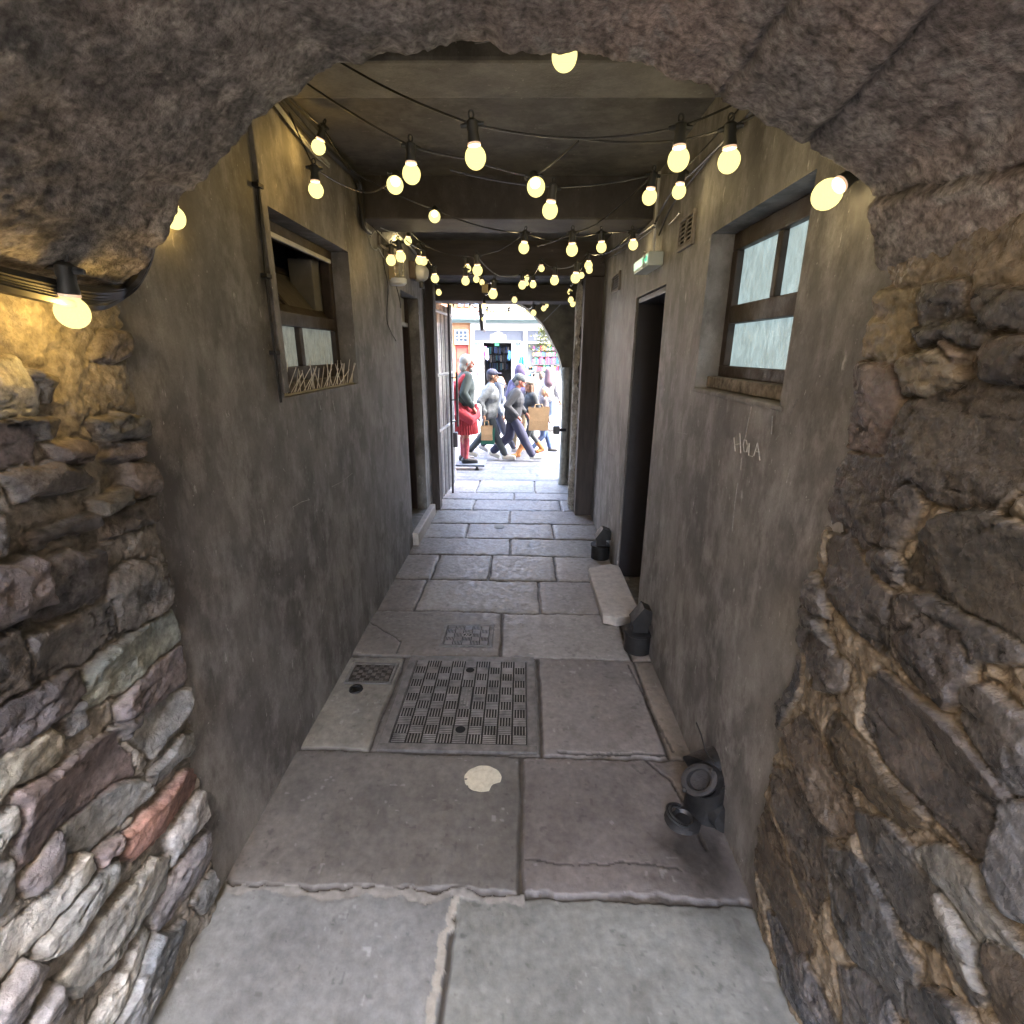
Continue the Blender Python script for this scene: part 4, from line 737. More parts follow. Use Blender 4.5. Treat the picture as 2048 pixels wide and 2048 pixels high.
# exit sign
p0, p1 = onX(1267, 550, XR-.09), onX(1298, 498, XR-.09); ya_, yb_ = p1.y, p0.y; z0_, z1_ = p0.z+.0, p1.z-.01
t = thing('exit_sign', 'green and white lit emergency exit sign box on the right wall', 'exit sign', loc=(XR, ya_, z0_))
MB().bbox((XR-.09, ya_, z0_), (XR-.001, yb_, z1_), .008).build('housing', mk('exit_box_white', (.55, .62, .57), .45, .1), t)
MB().box((XR-.0935, ya_+.012, z0_+.02), (XR-.0905, yb_-.012, z1_-.012)).build('diffuser', mk('exit_diffuser', (.6, .75, .68), .3, .15, 5, 0, emis=(.55, .95, .75), es=.024), t)
MB().box((XR-.0945, ya_+.018, z0_+.03), (XR-.0937, ya_+(yb_-ya_)*.36, z1_-.02)).build('green_panel', mk('exit_green', (.04, .45, .27), .4, .1, emis=(.06, .8, .48), es=.024), t)
m = MB(); cy_, cz_ = ya_+(yb_-ya_)*.2, (z0_+z1_)/2
for q in ([(0, .045), (.0, .05)], [(0, .03), (.005, 0)], [(.005, 0), (-.03, -.03)], [(.005, 0), (.03, -.035)], [(0, .025), (-.035, .01)], [(0, .025), (.03, .03)]): m.tube([(XR-.0955, cy_+a, cz_+b) for a, b in q], .006, 5)
m.build('running_figure', M_white, t)
cable('sign_conduit', 'short white conduit rising from the exit sign to the ceiling', 'conduit', [[(XR-.03, (ya_+yb_)/2-.05, z1_), (XR-.03, (ya_+yb_)/2-.05, 2.8)]], M_white, .009)
# bulkhead lamp with a clear cover, dome camera
pa, pb = onX(785, 508, XL), onX(803, 575, XL)
t = thing('wall_lamp', 'unlit wall lamp with a clear tube cover and white cap below the left bulbs', 'lamp', loc=(XL, pb.y, pb.z)); yc_ = onX(793, 540, XL+.05).y
zb_, zt_ = onX(800, 563, XL+.06).z, onX(800, 500, XL+.06).z
MB().bbox((XL, yc_-.06, zb_), (XL+.05, yc_+.06, zt_), .01).build('back_box', mk('tan_plastic', (.45, .36, .2), .5, .15), t)
gm = D.materials.new('clear_cover'); gm.use_nodes = True; gb = gm.node_tree.nodes['Principled BSDF']; gb.inputs['Transmission Weight'].default_value = .85; gb.inputs['Roughness'].default_value = .12; gb.inputs['Base Color'].default_value = (.85, .85, .8, 1); gb.inputs['IOR'].default_value = 1.2
MB().lathe([(.06, 0), (.06, zt_-zb_-.02)], (XL+.05, yc_, zb_+.01), 18).build('clear_cover', gm, t, True)
MB().lathe([(.05, -.035), (.068, -.02), (.07, .012), (.06, .016)], (XL+.055, yc_, zb_), 18).build('end_cap', mk('cap_white', (.7, .74, .78), .35, .05), t, True)
pc = onX(841, 546, XL+.09)
t = thing('dome_camera', 'white dome camera on a dark box above the left door', 'camera', loc=(XL, pc.y, pc.z))
MB().bbox((XL, pc.y-.08, pc.z-.06), (XL+.06, pc.y+.08, pc.z+.09), .01).build('mount', mk('brown_plastic', (.09, .06, .05), .5), t)
MB().lathe([(.0001, .07), (.05, .06), (.075, .025), (.08, -.02), (.06, -.05), (.0001, -.07)], pc, 18, (.8, -.25, -.2)).build('dome', mk('dome_white', (.62, .62, .6), .3, .08, 8, 0), t, True)
MB().bbox((pc.x-.01, pc.y-.03, pc.z-.13), (pc.x+.03, pc.y+.02, pc.z-.075), .006).build('lens_unit', M_black, t)

# ------------------------------------------------------------------ gate
t = thing('iron_gate', 'white barred iron gate folded open against the left wall, dark bolt post at its edge', 'gate', loc=(-1.0, 6.4, 0))
ga, gb_ = Vector((-.985, 6.06, .03)), Vector((-.925, 7.05, .03)); gd = gb_-ga; GT = 2.34
Mg = mk('gate_white_paint', (.66, .66, .66), .45, .2, 20, .1, 60); Mgb = mk('gate_bar_grey', (.28, .28, .29), .45, .2); Mgd = mk('gate_dark_paint', (.05, .04, .045), .45, .2)
for i in range(9): p = ga+gd*(i/8*.9+.03); MB().tube([p, p+Vector((0, 0, GT-(.05 if i else 0)))], .011, 8).build('bar', Mgb if i % 2 else Mg, t, True)
for zq in (.86, 1.50, 2.2): MB().bbox((0, 0, 0), (1, 1, 1)) and MB().tube([ga+Vector((.012, 0, zq)), gb_+Vector((.012, 0, zq))], .018, 6).build('rail', Mg, t)
p = ga+gd*.97; MB().bbox((p.x-.02, p.y-.02, .06), (p.x+.02, p.y+.02, GT+.02), .004).build('stile', Mg, t)
q = onG(906, 986); q = Vector((q.x, q.y, 0)); MB().tube([q, Vector((q.x+.005, q.y+.02, 2.34))], .014, 8).build('bolt_post', Mgd, t, True)
lz = onY(900, 876, p.y).z; MB().bbox((p.x+.0, p.y-.05, lz-.12), (p.x+.06, p.y+.05, lz+.08), .006).build('lock_box', Mgd, t)
a_ = onY(913, 744, q.y+.08); b_ = onY(913, 853, q.y+.08); MB().bbox((a_.x-.014, q.y+.06, b_.z), (a_.x+.014, q.y+.10, a_.z), .004).build('drop_bolt', Mgd, t)
m = MB()
for i in range(3): m.tube([Vector((a_.x, q.y+.08, b_.z+(a_.z-b_.z)*(.1+.4*i))), Vector((q.x, q.y, b_.z+(a_.z-b_.z)*(.1+.4*i)))], .008, 6)
m.build('bolt_bracket', Mgd, t)
# projecting sign seen edge-on, beyond the lintel
a_, b_ = onY(957, 597, 8.0), onY(966, 662, 8.0)
m = MB(); m.prism([(a_.x-.02, 7.75, a_.z+.4), (a_.x+.02, 7.75, a_.z+.4), (b_.x+.02, 7.75, b_.z), (b_.x-.02, 7.75, b_.z)], (0, .5, 0)); t_ = m.build('hanging_sign', mk('dark_sign_board', (.05, .04, .045), .5)); tag(t_, 'board sign hanging over the street, seen edge-on', 'sign')
m = MB(); m.prism([(a_.x+.021, 7.76, a_.z+.38), (a_.x+.03, 7.76, a_.z+.38), (b_.x+.03, 7.76, b_.z+.02), (b_.x+.021, 7.76, b_.z+.02)], (0, .48, 0)); m.build('sign_face', M_white, t_)
MB().tube([(a_.x, 7.5, a_.z+.42), (a_.x, 8.3, a_.z+.42)], .015, 8).build('bracket', M_iron, t_)
cable('stay_wire', 'thin pale wire slanting across the arch stone above the arch mouth', 'wire', [[onY(1086, 644, 7.10), onY(1118, 612, 7.0), onY(1126, 603, 6.75)]], M_cabg, .006)
bx = onY(1112, 860, 7.05); o = MB().bbox((bx.x-.04, 7.02, bx.z-.055), (bx.x+.05, 7.10, bx.z+.055), .006).build('meter_box', mk('grey_box', (.14, .14, .15), .5, .2)); tag(o, 'small dark box fixed low on the street arch jamb', 'box')
MB().bbox((bx.x+.05, 7.05, bx.z-.02), (cpt[0][0]+.02, 7.08, bx.z+.02)).build('bracket', M_iron, o)

# ------------------------------------------------------------------ festoon bulbs
gl = D.materials.new('glowing_opal_bulb'); gl.use_nodes = True; nt = gl.node_tree; N, L = nt.nodes, nt.links; N.clear()
out = N.new('ShaderNodeOutputMaterial'); em = N.new('ShaderNodeEmission'); tr = N.new('ShaderNodeBsdfTransparent'); ad = N.new('ShaderNodeAddShader')
em.inputs['Color'].default_value = (1, .82, .30, 1); em.inputs['Strength'].default_value = .033; tr.inputs['Color'].default_value = (.55, .55, .5, 1)
L.new(em.outputs[0], ad.inputs[0]); L.new(tr.outputs[0], ad.inputs[1]); L.new(ad.outputs[0], out.inputs[0]); gl.cycles.emission_sampling = 'NONE'
G = gl
M_sock = mk('socket_rubber', (.03, .032, .032), .5, .2, 20, .1); M_col = mk('bulb_collar', (.75, .6, .5), .4, .05, 5, 0, emis=(1, .62, .4), es=.02)
def bulb_proto():
    r = thing('festoon_bulb', 'x', 'light bulb', 'lit festoon bulbs strung under the ceiling')
    prof = [(.0001, -.031)]+[(.030*math.cos(a), .031*math.sin(a)) for a in np.linspace(-1.35, .95, 11)]+[(.0165, .029), (.0155, .031)]
    MB().lathe(prof, (0, 0, 0), 20).build('globe', G, r, True, local=True)
    MB().lathe([(.0155, .0285), (.0185, .0285), (.0185, .0345), (.0155, .0345)], (0, 0, 0), 18).build('collar', M_col, r, True, local=True)
    m = MB(); m.lathe([(.0175, .033), (.0185, .040), (.015, .062), (.017, .070), (.017, .086), (.010, .092), (.0001, .093)], (0, 0, 0), 14); m.tube([(-.033, 0, .078), (-.017, 0, .079), (.017, 0, .079), (.033, 0, .078)], [.005, .008, .008, .005], 8)
    s_ = m.build('socket', M_sock, r, True, local=True)
    m = MB(); m.tube([Vector((.007*math.cos(a), 0, .102+.010*math.sin(a))) for a in np.linspace(-1.6, 4.6, 14)], .003, 6); m.build('hook', M_sock, s_, True, local=True)
    return r
PB = bulb_proto()
def copy_tree(o, parent=None):
    c = o.copy(); COL.objects.link(c)
    if parent: c.parent = parent
    for ch in o.children: copy_tree(ch, c)
    return c
# px, py, apparent size, label, (depth), (socket px,py)
BULBS = {
 1: (637, 294, 27, 'lit bulb against the left cables, upper of two near the hopper window wall'), 2: (632, 380, 29, 'lit bulb hanging low in front of the left wall above the hopper window'),
 3: (790, 370, 33, 'lit bulb touching a larger one, the left of the pair under the middle ceiling'), 4: (823, 348, 36, 'lit bulb touching another, the right and larger of the pair'),
 5: (951, 315, 42, 'large lit bulb with black socket and loop hook, hanging centre-left near the arch'), 6: (869, 433, 23, 'lone small bulb in front of the dark middle beam'),
 7: (1129, 112, 51, 'large lit bulb half hidden behind the top of the stone arch'), 8: (1072, 374, 36, 'lit bulb without visible socket, upper of two at the middle of the dark beam'),
 9: (1100, 421, 31, 'lit bulb just below and right of another at the middle of the dark beam'), 10: (1357, 319, 42, 'large lit bulb hanging from a thick pale cable near the right ceiling corner'),
 11: (1458, 322, 43, 'large lit bulb above the far edge of the blue-lit window'), 12: (1299, 394, 29, 'lit bulb at the right end of the dark beam, left of a smaller one'),
 13: (1358, 383, 27, 'lit bulb close to the right wall above the louvred vent'), 14: (1654, 389, 56, 'large tilted lit bulb tucked under the arch above the blue-lit window', 1.24, (1.0, .72)),
 15: (348, 435, 42, 'lit bulb half hidden behind the left side of the stone arch'), 16: (145, 625, 60, 'largest lit bulb, hanging under the cables on the pale rubble wall', 1.06),
 17: (795, 479, 15, 'small lit bulb near the left vent, left one of the upper pair'), 18: (816, 482, 15, 'small lit bulb near the left vent, right one of the upper pair'),
 19: (782, 521, 19, 'lit bulb just left of the clear wall lamp'), 20: (801.5, 513.5, 20, 'lit bulb right above the clear wall lamp'),
 21: (842, 508, 14, 'top bulb of the three over the white dome camera'), 22: (838.5, 521, 15, 'lower left bulb of the three over the white dome camera'), 23: (847, 522.5, 15, 'lower right bulb of the three over the white dome camera'),
 24: (870, 557, 16, 'lit bulb in front of the left end of the far timber beam'), 25: (877.6, 585, 11, 'small bulb above the top of the iron gate, left of the opening'),
 26: (935, 537, 14.5, 'small bulb above a pair, left of the bulb with the cross-shaped socket'), 27: (955, 541, 20, 'lit bulb under a cross-shaped black socket in front of the far ceiling'),
 28: (931, 562, 16, 'lit bulb in front of the far timber beam, lower left of the cross-shaped socket'), 29: (952.6, 558.5, 12.5, 'small bulb directly below the bulb with the cross-shaped socket'),
 30: (900.6, 607.4, 9, 'tiny bulb at the top edge of the gate, upper of two'), 31: (907, 617, 6, 'tiny bulb at the top edge of the gate, lower of two'),
 32: (1047.7, 496, 21, 'lit bulb hanging in front of the pale far ceiling, left of three in a row'), 33: (1144, 500, 23, 'biggest bulb of the row in front of the pale far ceiling'), 34: (1202.8, 494.6, 20, 'right bulb of the row in front of the pale far ceiling'),
 35: (1083, 537, 12, 'lone small bulb high on the dark far beam'), 36: (1053, 556, 10.5, 'top bulb of the three stacked together on the far beam'), 37: (1053, 567, 9, 'middle, smallest bulb of the three stacked on the far beam'),
 38: (1044.5, 570.4, 15, 'lower left, largest bulb of the three stacked on the far beam'), 39: (1066, 569, 13, 'bulb just right of the three stacked on the far beam'), 40: (1109, 561, 17, 'lone round bulb on the far beam between two groups'),
 41: (1151, 556, 19, 'bright bulb under a greenish socket near the broad timber post'), 42: (1163, 551, 11, 'small bulb tucked beside the bulb with the greenish socket'), 43: (1177, 531, 16, 'upper of two overlapping bulbs above the broad timber post'),
 44: (1178.5, 540, 13, 'lower of two overlapping bulbs above the broad timber post'), 45: (986, 588, 18, 'large far bulb centred just above the opening to the street'), 46: (965, 596, 10, 'small bulb beside the hanging board sign, above the opening'),
 47: (968, 613, 11, 'orange looking bulb against the bright street, beside the hanging board sign'), 48: (980, 609, 7, 'tiny orange bulb right of the hanging board sign'), 49: (1029, 600, 11, 'small bulb at the lower edge of the lintel, left of another'),
 50: (1052, 596.5, 10, 'small bulb on the lintel, upper right of its neighbour'), 51: (1037, 614, 7, 'tiny orange bulb just under the lintel against the pale house wall'), 52: (1140, 584, 10, 'topmost bulb of the cluster on the narrow timber post'),
 53: (1141.6, 600, 11, 'left bulb of the cluster on the narrow timber post'), 54: (1153, 600, 10.5, 'right bulb of the cluster on the narrow timber post'), 55: (1145.5, 608, 10.5, 'lowest bulb of the cluster on the narrow timber post'),
 56: (1092, 611, 10, 'upper of two bulbs on the mossy arch stone'), 57: (1087.5, 617, 10, 'lower of two bulbs on the mossy arch stone'), 58: (923, 612, 5.5, 'tiny orange bulb in front of the upstairs windows across the street'),
 59: (939, 616, 7, 'orange bulb left of the hanging board sign, over the balusters'), 60: (974, 625, 7, 'orange bulb over the balusters just right of the hanging board sign'), 61: (1017, 627, 7.5, 'orange bulb over the middle of the balusters'),
 62: (1054, 625, 8, 'orange bulb by the curve of the arch, left of another'), 63: (1067, 626, 11, 'orange bulb right on the curve of the arch'), 64: (966, 638, 6, 'lowest orange bulb, at the hanging board sign'),
 65: (964, 565, 10, 'small bulb behind the little hanging tag on the far beam'), 66: (1298, 469, 13, 'bulb above the exit sign, tucked under the middle beam'), 67: (1266.5, 490, 18.5, 'lit bulb just left of the exit sign')}
BP, BT = {}, {}; LAMPS = []
for k_, v in BULBS.items():
    px, py, d_, lab = v[:4]; zc_ = F*.06/d_; zc_ = v[4] if len(v) > 4 else zc_
    mxz = 6.7 if k_ not in (58, 59, 60, 61, 62, 64, 48, 51, 31) else 7.0
    zc_ = min(zc_, mxz)
    p = atD(px, py, zc_); s_ = d_*zc_/F/.06
    lim = CEIL-.1 if p.y < 5.5 else 2.45
    if 3.45 < p.y < 4.2: lim = 2.5
    if p.z > lim-.02 and k_ not in (66,):
        f_ = (lim-.02-EYE)/(p.z-EYE); zc_ *= f_; p = atD(px, py, zc_); s_ = d_*zc_/F/.06
    b = PB if k_ == 1 else copy_tree(PB)
    b.location = p; b['label'] = lab; b.scale = (s_,)*3
    dv = Vector((rng.uniform(-.12, .12), rng.uniform(-.12, .05), 1)).normalized()
    if k_ == 14: dv = Vector((.72, .1, .55)).normalized()
    if k_ == 1: dv = Vector((.35, 0, .9)).normalized()
    if k_ in (3, 8, 6): dv = Vector((rng.uniform(-.1, .1), .8, .6)).normalized()
    q_ = Vector((0, 0, 1)).rotation_difference(dv); b.rotation_mode = 'QUATERNION'; b.rotation_quaternion = q_ @ Matrix.Rotation(rng.uniform(-.5, .5), 3, 'Z').to_quaternion()
    BP[k_] = p; BT[k_] = p+dv*.08*s_; LAMPS.append((k_, p, d_, s_))
def strand(lab, items):
    P_ = [BT[i] if isinstance(i, int) else (atD(*i) if len(i) == 3 else Vector(i[:3])) for i in items]; out = []
    for a, b in zip(P_[:-1], P_[1:]):
        l = (b-a).length
        for k_ in range(8):
            t_ = k_/8; q = a.lerp(b, t_); q.z -= .045*l*4*t_*(1-t_)*.5; out.append(q)
    o = MB().tube(out+[P_[-1]], .0033, 6).build('festoon_cable', M_cab, None, True); tag(o, lab, 'cable', 'festoon cables carrying the bulbs')
strand('festoon cable from the arch top through the large centre-left bulb to the right corner', [(670, 118, 1.55), 5, (1165, 277, 1.50), 10, (1545, 165, 1.5)])
strand('festoon cable through the larger bulb of the touching pair', [(590, 150, 1.6), 4, (940, 318, 1.75), 8, (1157, 282, 1.55)])
strand('festoon cable across the dark middle beam to the far ceiling row', [(575, 190, 2.0), 1, (700, 340, 2.25), 6, (960, 452, 2.7), 32, (1090, 478, 2.8), 34, (1290, 455, 2.8)])
strand('festoon cable dropping from the left cables to the low bulb by the hopper window', [(578, 225, 2.0), 2, (728, 385, 2.6), 3])
strand('festoon cable from the beam middle to the right wall vent', [(900, 340, 1.9), 9, 12, 13, (1500, 190, 1.9)])
strand('festoon cable over the blue-lit window', [(1580, 190, 1.36), 11, (1345, 282, 1.55), (1165, 278, 1.51)])
strand('festoon cable crossing from the dark beam to the biggest far-row bulb', [12, (1190, 450, 2.5), 33, (1075, 492, 2.9)])
strand('festoon cable past the cross-shaped socket to the far row', [(760, 455, 3.2), 18, (890, 507, 3.2), 27, (1000, 500, 3.0), 32])
strand('festoon cable over the clear wall lamp', [(745, 452, 3.0), 19, 20, 17, (800, 462, 3.6)])
strand('festoon cable over the white dome camera to the gate', [(812, 480, 3.6), 23, 22, 21, 24, 25, 30, 31])
strand('festoon cable along the far beam', [21, 26, 28, 29, 65, 45, 46, 47])
strand('festoon cable looping across the far beam to the right', [27, (1000, 552, 3.8), 36, 37, 38, 39, 35, 40, 41, 43])
strand('festoon cable along the right ceiling corner past the exit sign', [(1360, 425, 2.4), 66, 67, (1225, 500, 3.2), 43, 44, 42, 41])
strand('festoon cable down to the cluster on the narrow post', [41, 52, 53, 55, 54])
strand('festoon cable over the opening', [46, 48, 49, 50, 56, 57, 52])
strand('lowest festoon cable against the bright street', [30, 58, 59, 64, 60, 61, 51, 62, 63, 57])
strand('festoon cable under the cables on the pale rubble wall', [tuple(onX(20, 566, XL+.09)), 16, tuple(onY(230, 590, 1.34)), tuple(onY(300, 500, 1.36)), 15])
strand('festoon cable behind the top of the arch', [(950, 85, 1.4), 7, (1430, 140, 1.45)])
strand('festoon cable tucked under the right of the arch', [(1665, 285, 1.36), 14, (1740, 380, 1.36)])
p = atD(970, 576, 4.6); m = MB().bbox((p.x-.028, p.y-.004, p.z-.04), (p.x+.028, p.y+.004, p.z+.03), .002); o = m.build('hanging_tag', mk('yellowed_plastic', (.35, .27, .1), .4)); tag(o, 'small yellowish plastic tag hanging among the far bulbs', 'tag')

# ------------------------------------------------------------------ street ground
ys = np.concatenate([lin(7.28, 13, .02), lin(13.2, 40, .3)]); xs = np.concatenate([lin(-40, -4.2, .8), lin(-4, 5, .025), lin(5.2, 40, .8)])
Yg, Xg = np.meshgrid(ys, xs, indexing='ij'); Zs = np.vectorize(gz)(ys)[:, None]+0*Xg
sw = .55; rr = np.floor((Yg+.02*fbm(Xg, Yg, 0, 2, 601))/sw); fy = (Yg+.02*fbm(Xg, Yg, 0, 2, 601))/sw-rr; xo = (rr % 3)*.37+.2*vn(rr*3.1, 0); fx = (Xg+xo)/.95; cx_ = np.floor(fx); fx = fx-cx_
jd = np.minimum(np.minimum(fy, 1-fy)*sw, np.minimum(fx, 1-fx)*.95); e_ = sst(.004, .018, jd)
Cg = np.array([.075, .082, .094])*(1+.12*vn(rr*5.3, cx_*7.7, 0, 610))[..., None]*(1+.12*fbm(Xg*3, Yg*3, 0, 4, 611))[..., None]
road = sst(12.6, 12.7, Yg); Cg = Cg*(1-road[..., None])+np.array([.09, .09, .095])*road[..., None]
Cg = Cg*(.55+.45*np.maximum(e_, road))[..., None]
o = grid('street_paving', np.stack([Xg, Yg, Zs-.010*(1-e_)*(1-road)], -1), Cg, M_flag, flip=True); tag(o, kind='structure')
m = MB(); m.add([(-60, -30, -.25), (60, -30, -.25), (60, 7.0, -.25), (-60, 7.0, -.25)], [(0, 1, 2, 3)]); o = m.build('ground', mk('earth', (.15, .14, .13), .95)); tag(o, kind='structure')
m = MB(); m.add([(XL-.4, -3.2, -.012), (XR+.4, -3.2, -.012), (XR+.4, -30, -.012), (XL-.4, -30, -.012)], [(3, 2, 1, 0)]); 
o = m.build('rear_path', mk('rear_paving', (.28, .28, .27), .8)); tag(o, kind='structure')

# ------------------------------------------------------------------ houses across the street
FY = 28.0
def z4(x, y, Y=FY): return onY(860+x/5.367, 600+y/5.367, Y)
def zrect(m, x0, y0, x1, y1, Y0, Y1, e=0):
    a, b = z4(x0, y1, Y0 if Y0 < FY else FY), z4(x1, y0, Y0 if Y0 < FY else FY); m.box((a.x, Y0, a.z), (b.x, Y1, b.z)); return m
GB = gz(28)
def fx4(x): return z4(x, 0).x
def fz4(y): return z4(700, y).z
def wb(m, x0, y0, x1, y1, Y0, Y1): m.box((fx4(x0), Y0, fz4(y1) if y1 < 5000 else GB-.05), (fx4(x1), Y1, fz4(y0) if y0 > -5000 else 9.)); return m
W_shop = mk('shop_white_paint', (.26, .27, .275), .6, .08); W_teal = mk('cornice_paint', (.11, .16, .17), .6, .1); W_sign = mk('sign_grey_blue', (.035, .043, .06), .5, .08)
shop = thing('shop_front', 'white shop front across the street with grey-blue sign boards', 'shop', loc=(fx4(700), FY, GB))
m = MB()
wb(m, 428, 245, 2400, 325, FY, FY+.5); wb(m, 428, 325, 470, 9000, FY, FY+.5); wb(m, 1005, 325, 1050, 9000, FY-.05, FY+.5); wb(m, 470, 440, 1005, 458, FY, FY+.4); wb(m, 1050, 448, 2400, 464, FY, FY+.4)
wb(m, 530, 458, 566, 9000, FY, FY+.4); wb(m, 880, 458, 925, 9000, FY, FY+.4); wb(m, 470, 800, 530, 9000, FY+.02, FY+.4); wb(m, 925, 760, 1005, 9000, FY+.02, FY+.4); wb(m, 1050, 790, 2400, 9000, FY+.02, FY+.4); wb(m, 1420, 464, 1440, 790, FY, FY+.3)
m.build('facade', W_shop, shop)
m = MB(); wb(m, 420, -9000, 2400, 90, FY+.6, FY+1); wb(m, 420, 90, 2400, 250, FY+.9, FY+1.1); m.build('upper_wall', mk('sunlit_cream_wall', (.19, .165, .13), .8, .12), shop)
m = MB(); wb(m, 200, 186, 2400, 212, FY-.35, FY+.9); wb(m, 200, 212, 2400, 228, FY-.22, FY+.6); wb(m, 200, 228, 2400, 246, FY-.1, FY+.6); m.build('cornice', W_teal, shop)
m = MB(); wb(m, 470, 326, 1004, 439, FY+.03, FY+.3); m.build('sign_board', W_sign, shop)
m = MB(); wb(m, 1051, 326, 2400, 447, FY+.03, FY+.3); sb2 = m.build('sign_board', W_sign, shop)
m = MB(); pl = [(645, 428), (645, 372), (690, 362), (700, 348), (735, 340), (770, 350), (780, 366), (815, 374), (818, 428)]
m.prism([(fx4(x), FY+.005, fz4(y)) for x, y in pl], (0, .02, 0)); pq = m.build('plaque', mk('plaque_white', (.4, .4, .4), .5, .03), shop)
Mlet = mk('sign_lettering', (.2, .22, .28), .5, .05)
def lettering(n, x0, x1, y0, y1, seed, parent, mat, Y):
    m = MB(); r = random.Random(seed); w = (x1-x0)/n
    for i in range(n):
        if r.random() < .12: continue
        a = x0+i*w; k = r.choice('ilocu')
        st = {'i': [(.3, 0, .6, 1)], 'l': [(.1, 0, .35, 1), (.1, .75, .8, 1)], 'o': [(.05, 0, .3, 1), (.6, 0, .85, 1), (.05, 0, .85, .25), (.05, .75, .85, 1)], 'c': [(.05, 0, .3, 1), (.05, 0, .85, .25), (.05, .75, .85, 1)], 'u': [(.05, 0, .3, 1), (.6, 0, .85, 1), (.05, .75, .85, 1)]}[k]
        for q in st: m.box((fx4(a+q[0]*w), Y, fz4(y0+q[3]*(y1-y0))), (fx4(a+q[2]*w), Y+.01, fz4(y0+q[1]*(y1-y0))))
    return m.build('lettering', mat, parent)
lettering(6, 700, 765, 358, 374, 3, pq, Mlet, FY-.008); lettering(12, 655, 808, 384, 402, 5, pq, Mlet, FY-.008)
lettering(17, 1078, 1280, 372, 392, 8, sb2, W_shop, FY+.015); lettering(10, 1125, 1270, 402, 424, 9, sb2, W_shop, FY+.015)
m = MB(); wb(m, 566, 458, 880, 9000, FY+3.4, FY+3.6); wb(m, 560, 458, 566, 9000, FY+.4, FY+3.4); wb(m, 880, 458, 886, 9000, FY+.4, FY+3.4); wb(m, 560, 450, 886, 458, FY+.4, FY+3.4); m.build('shop_interior', mk('dim_shop_interior', (.05, .05, .055), .8, .3, 3, 0), shop)
m = MB(); wb(m, 470, 458, 530, 800, FY+.25, FY+.27); wb(m, 925, 464, 1005, 760, FY+.25, FY+.27); m.build('side_window', mk('pale_shop_glass', (.42, .55, .58), .15, .2, 3, 0), shop)
m = MB(); wb(m, 1050, 464, 2400, 790, FY+.45, FY+.5); m.build('window_backing', mk('window_back', (.2, .23, .245), .6, .15, 4, 0), shop)
m = MB(); wb(m, 690, 462, 738, 492, FY+.3, FY+.34); m.build('door_sign', mk('green_sign', (.08, .42, .2), .5, .2, 9, 0, emis=(.1, .8, .4), es=.02), shop)
m = MB(); wb(m, 1110, 596, 1420, 603, FY+.1, FY+.4); wb(m, 1110, 684, 1420, 691, FY+.1, FY+.4); wb(m, 1110, 536, 1420, 541, FY+.1, FY+.4); m.build('shelf', mk('dark_shelf', (.06, .06, .07), .5), shop)
pal = [tuple(.45*v for v in c) for c in [(.6, .06, .1), (.05, .12, .35), (.6, .5, .1), (.06, .3, .4), (.5, .1, .3), (.5, .5, .5), (.05, .06, .1), (.08, .35, .15), (.55, .25, .08)]]
pm = [mk('souvenir_%s' % n, c, .5, .2, 12, 0) for n, c in zip('red navy yellow teal pink white black green orange'.split(), pal)]
m = MB()
for y0_, y1_ in ((478, 534), (545, 594), (606, 680), (694, 758)):
    x = 1115
    while x < 1415:
        w = rng.uniform(10, 26); h = rng.uniform(.55, .95)*(y1_-y0_); m.cur = int(rng.integers(9)); wb(m, x, y1_-h, x+w, y1_, FY+.12, FY+.3); x += w+rng.uniform(1, 8)
o = m.build('window_goods', pm, shop); tag(o, kind='stuff')
m = MB(); hx = lambda x: fx4(x)
for r_ in range(3):
    for i in range(13):
        x = 575+i*23+rng.uniform(-4, 4); y = 500+r_*95; m.cur = [6, 1, 6, 5, 1, 6, 3][int(rng.integers(7))]; a_, b_ = (fx4(x), fz4(y+rng.uniform(60, 85))), (fx4(x+rng.uniform(12, 19)), fz4(y))
        m.bbox((a_[0], FY+1.2+r_*.7, a_[1]), (b_[0], FY+1.4+r_*.7, b_[1]), .02)
o = m.build('hanging_stock', pm, shop); tag(o, kind='stuff')
m = MB()
for i in range(34):
    x = 205+i*33.; c = (fx4(x), FY-.1, 0); zb_, zt_ = fz4(172), fz4(112); h = zt_-zb_
    m.lathe([(.05, 0), (.04, .08*h), (.075, .35*h), (.045, .7*h), (.05, h)], (fx4(x), FY-.15, zb_), 10)
wb(m, 200, 98, 1330, 112, FY-.25, FY-.05); wb(m, 200, 172, 1330, 187, FY-.25, FY-.05)
m.build('balustrade', W_shop, shop, True)
m = MB(); wb(m, 200, 90, 1330, 186, FY+.3, FY+.5); m.build('balcony_wall', mk('terracotta_wall', (.17, .05, .03), .8, .2), shop)
m = MB()
for x in (290, 365, 460): wb(m, x, -60, x+52, 60, FY+.5, FY+.59)
m.build('window', mk('upper_window_glass', (.2, .25, .36), .2, .2, 3, 0), shop)
bh = thing('brick_house', 'orange house with a small-paned white window over a red door', 'house', loc=(fx4(330), FY, GB))
m = MB(); wb(m, -900, 246, 212, 9000, FY+.1, FY+.6); m.build('pale_render', mk('pale_render_paint', (.5, .5, .5), .8, .1), bh)
m = MB(); wb(m, 212, 246, 254, 9000, FY+.1, FY+.6); wb(m, 254, 246, 400, 318, FY+.1, FY+.6); wb(m, 400, 246, 427, 9000, FY+.1, FY+.6); wb(m, -900, -9000, 200, 246, FY+.2, FY+.8); wb(m, 200, -9000, 420, 90, FY+.6, FY+1); m.build('wall', mk('orange_harling', (.22, .11, .055), .85, .15, 5, .2, 40), bh)
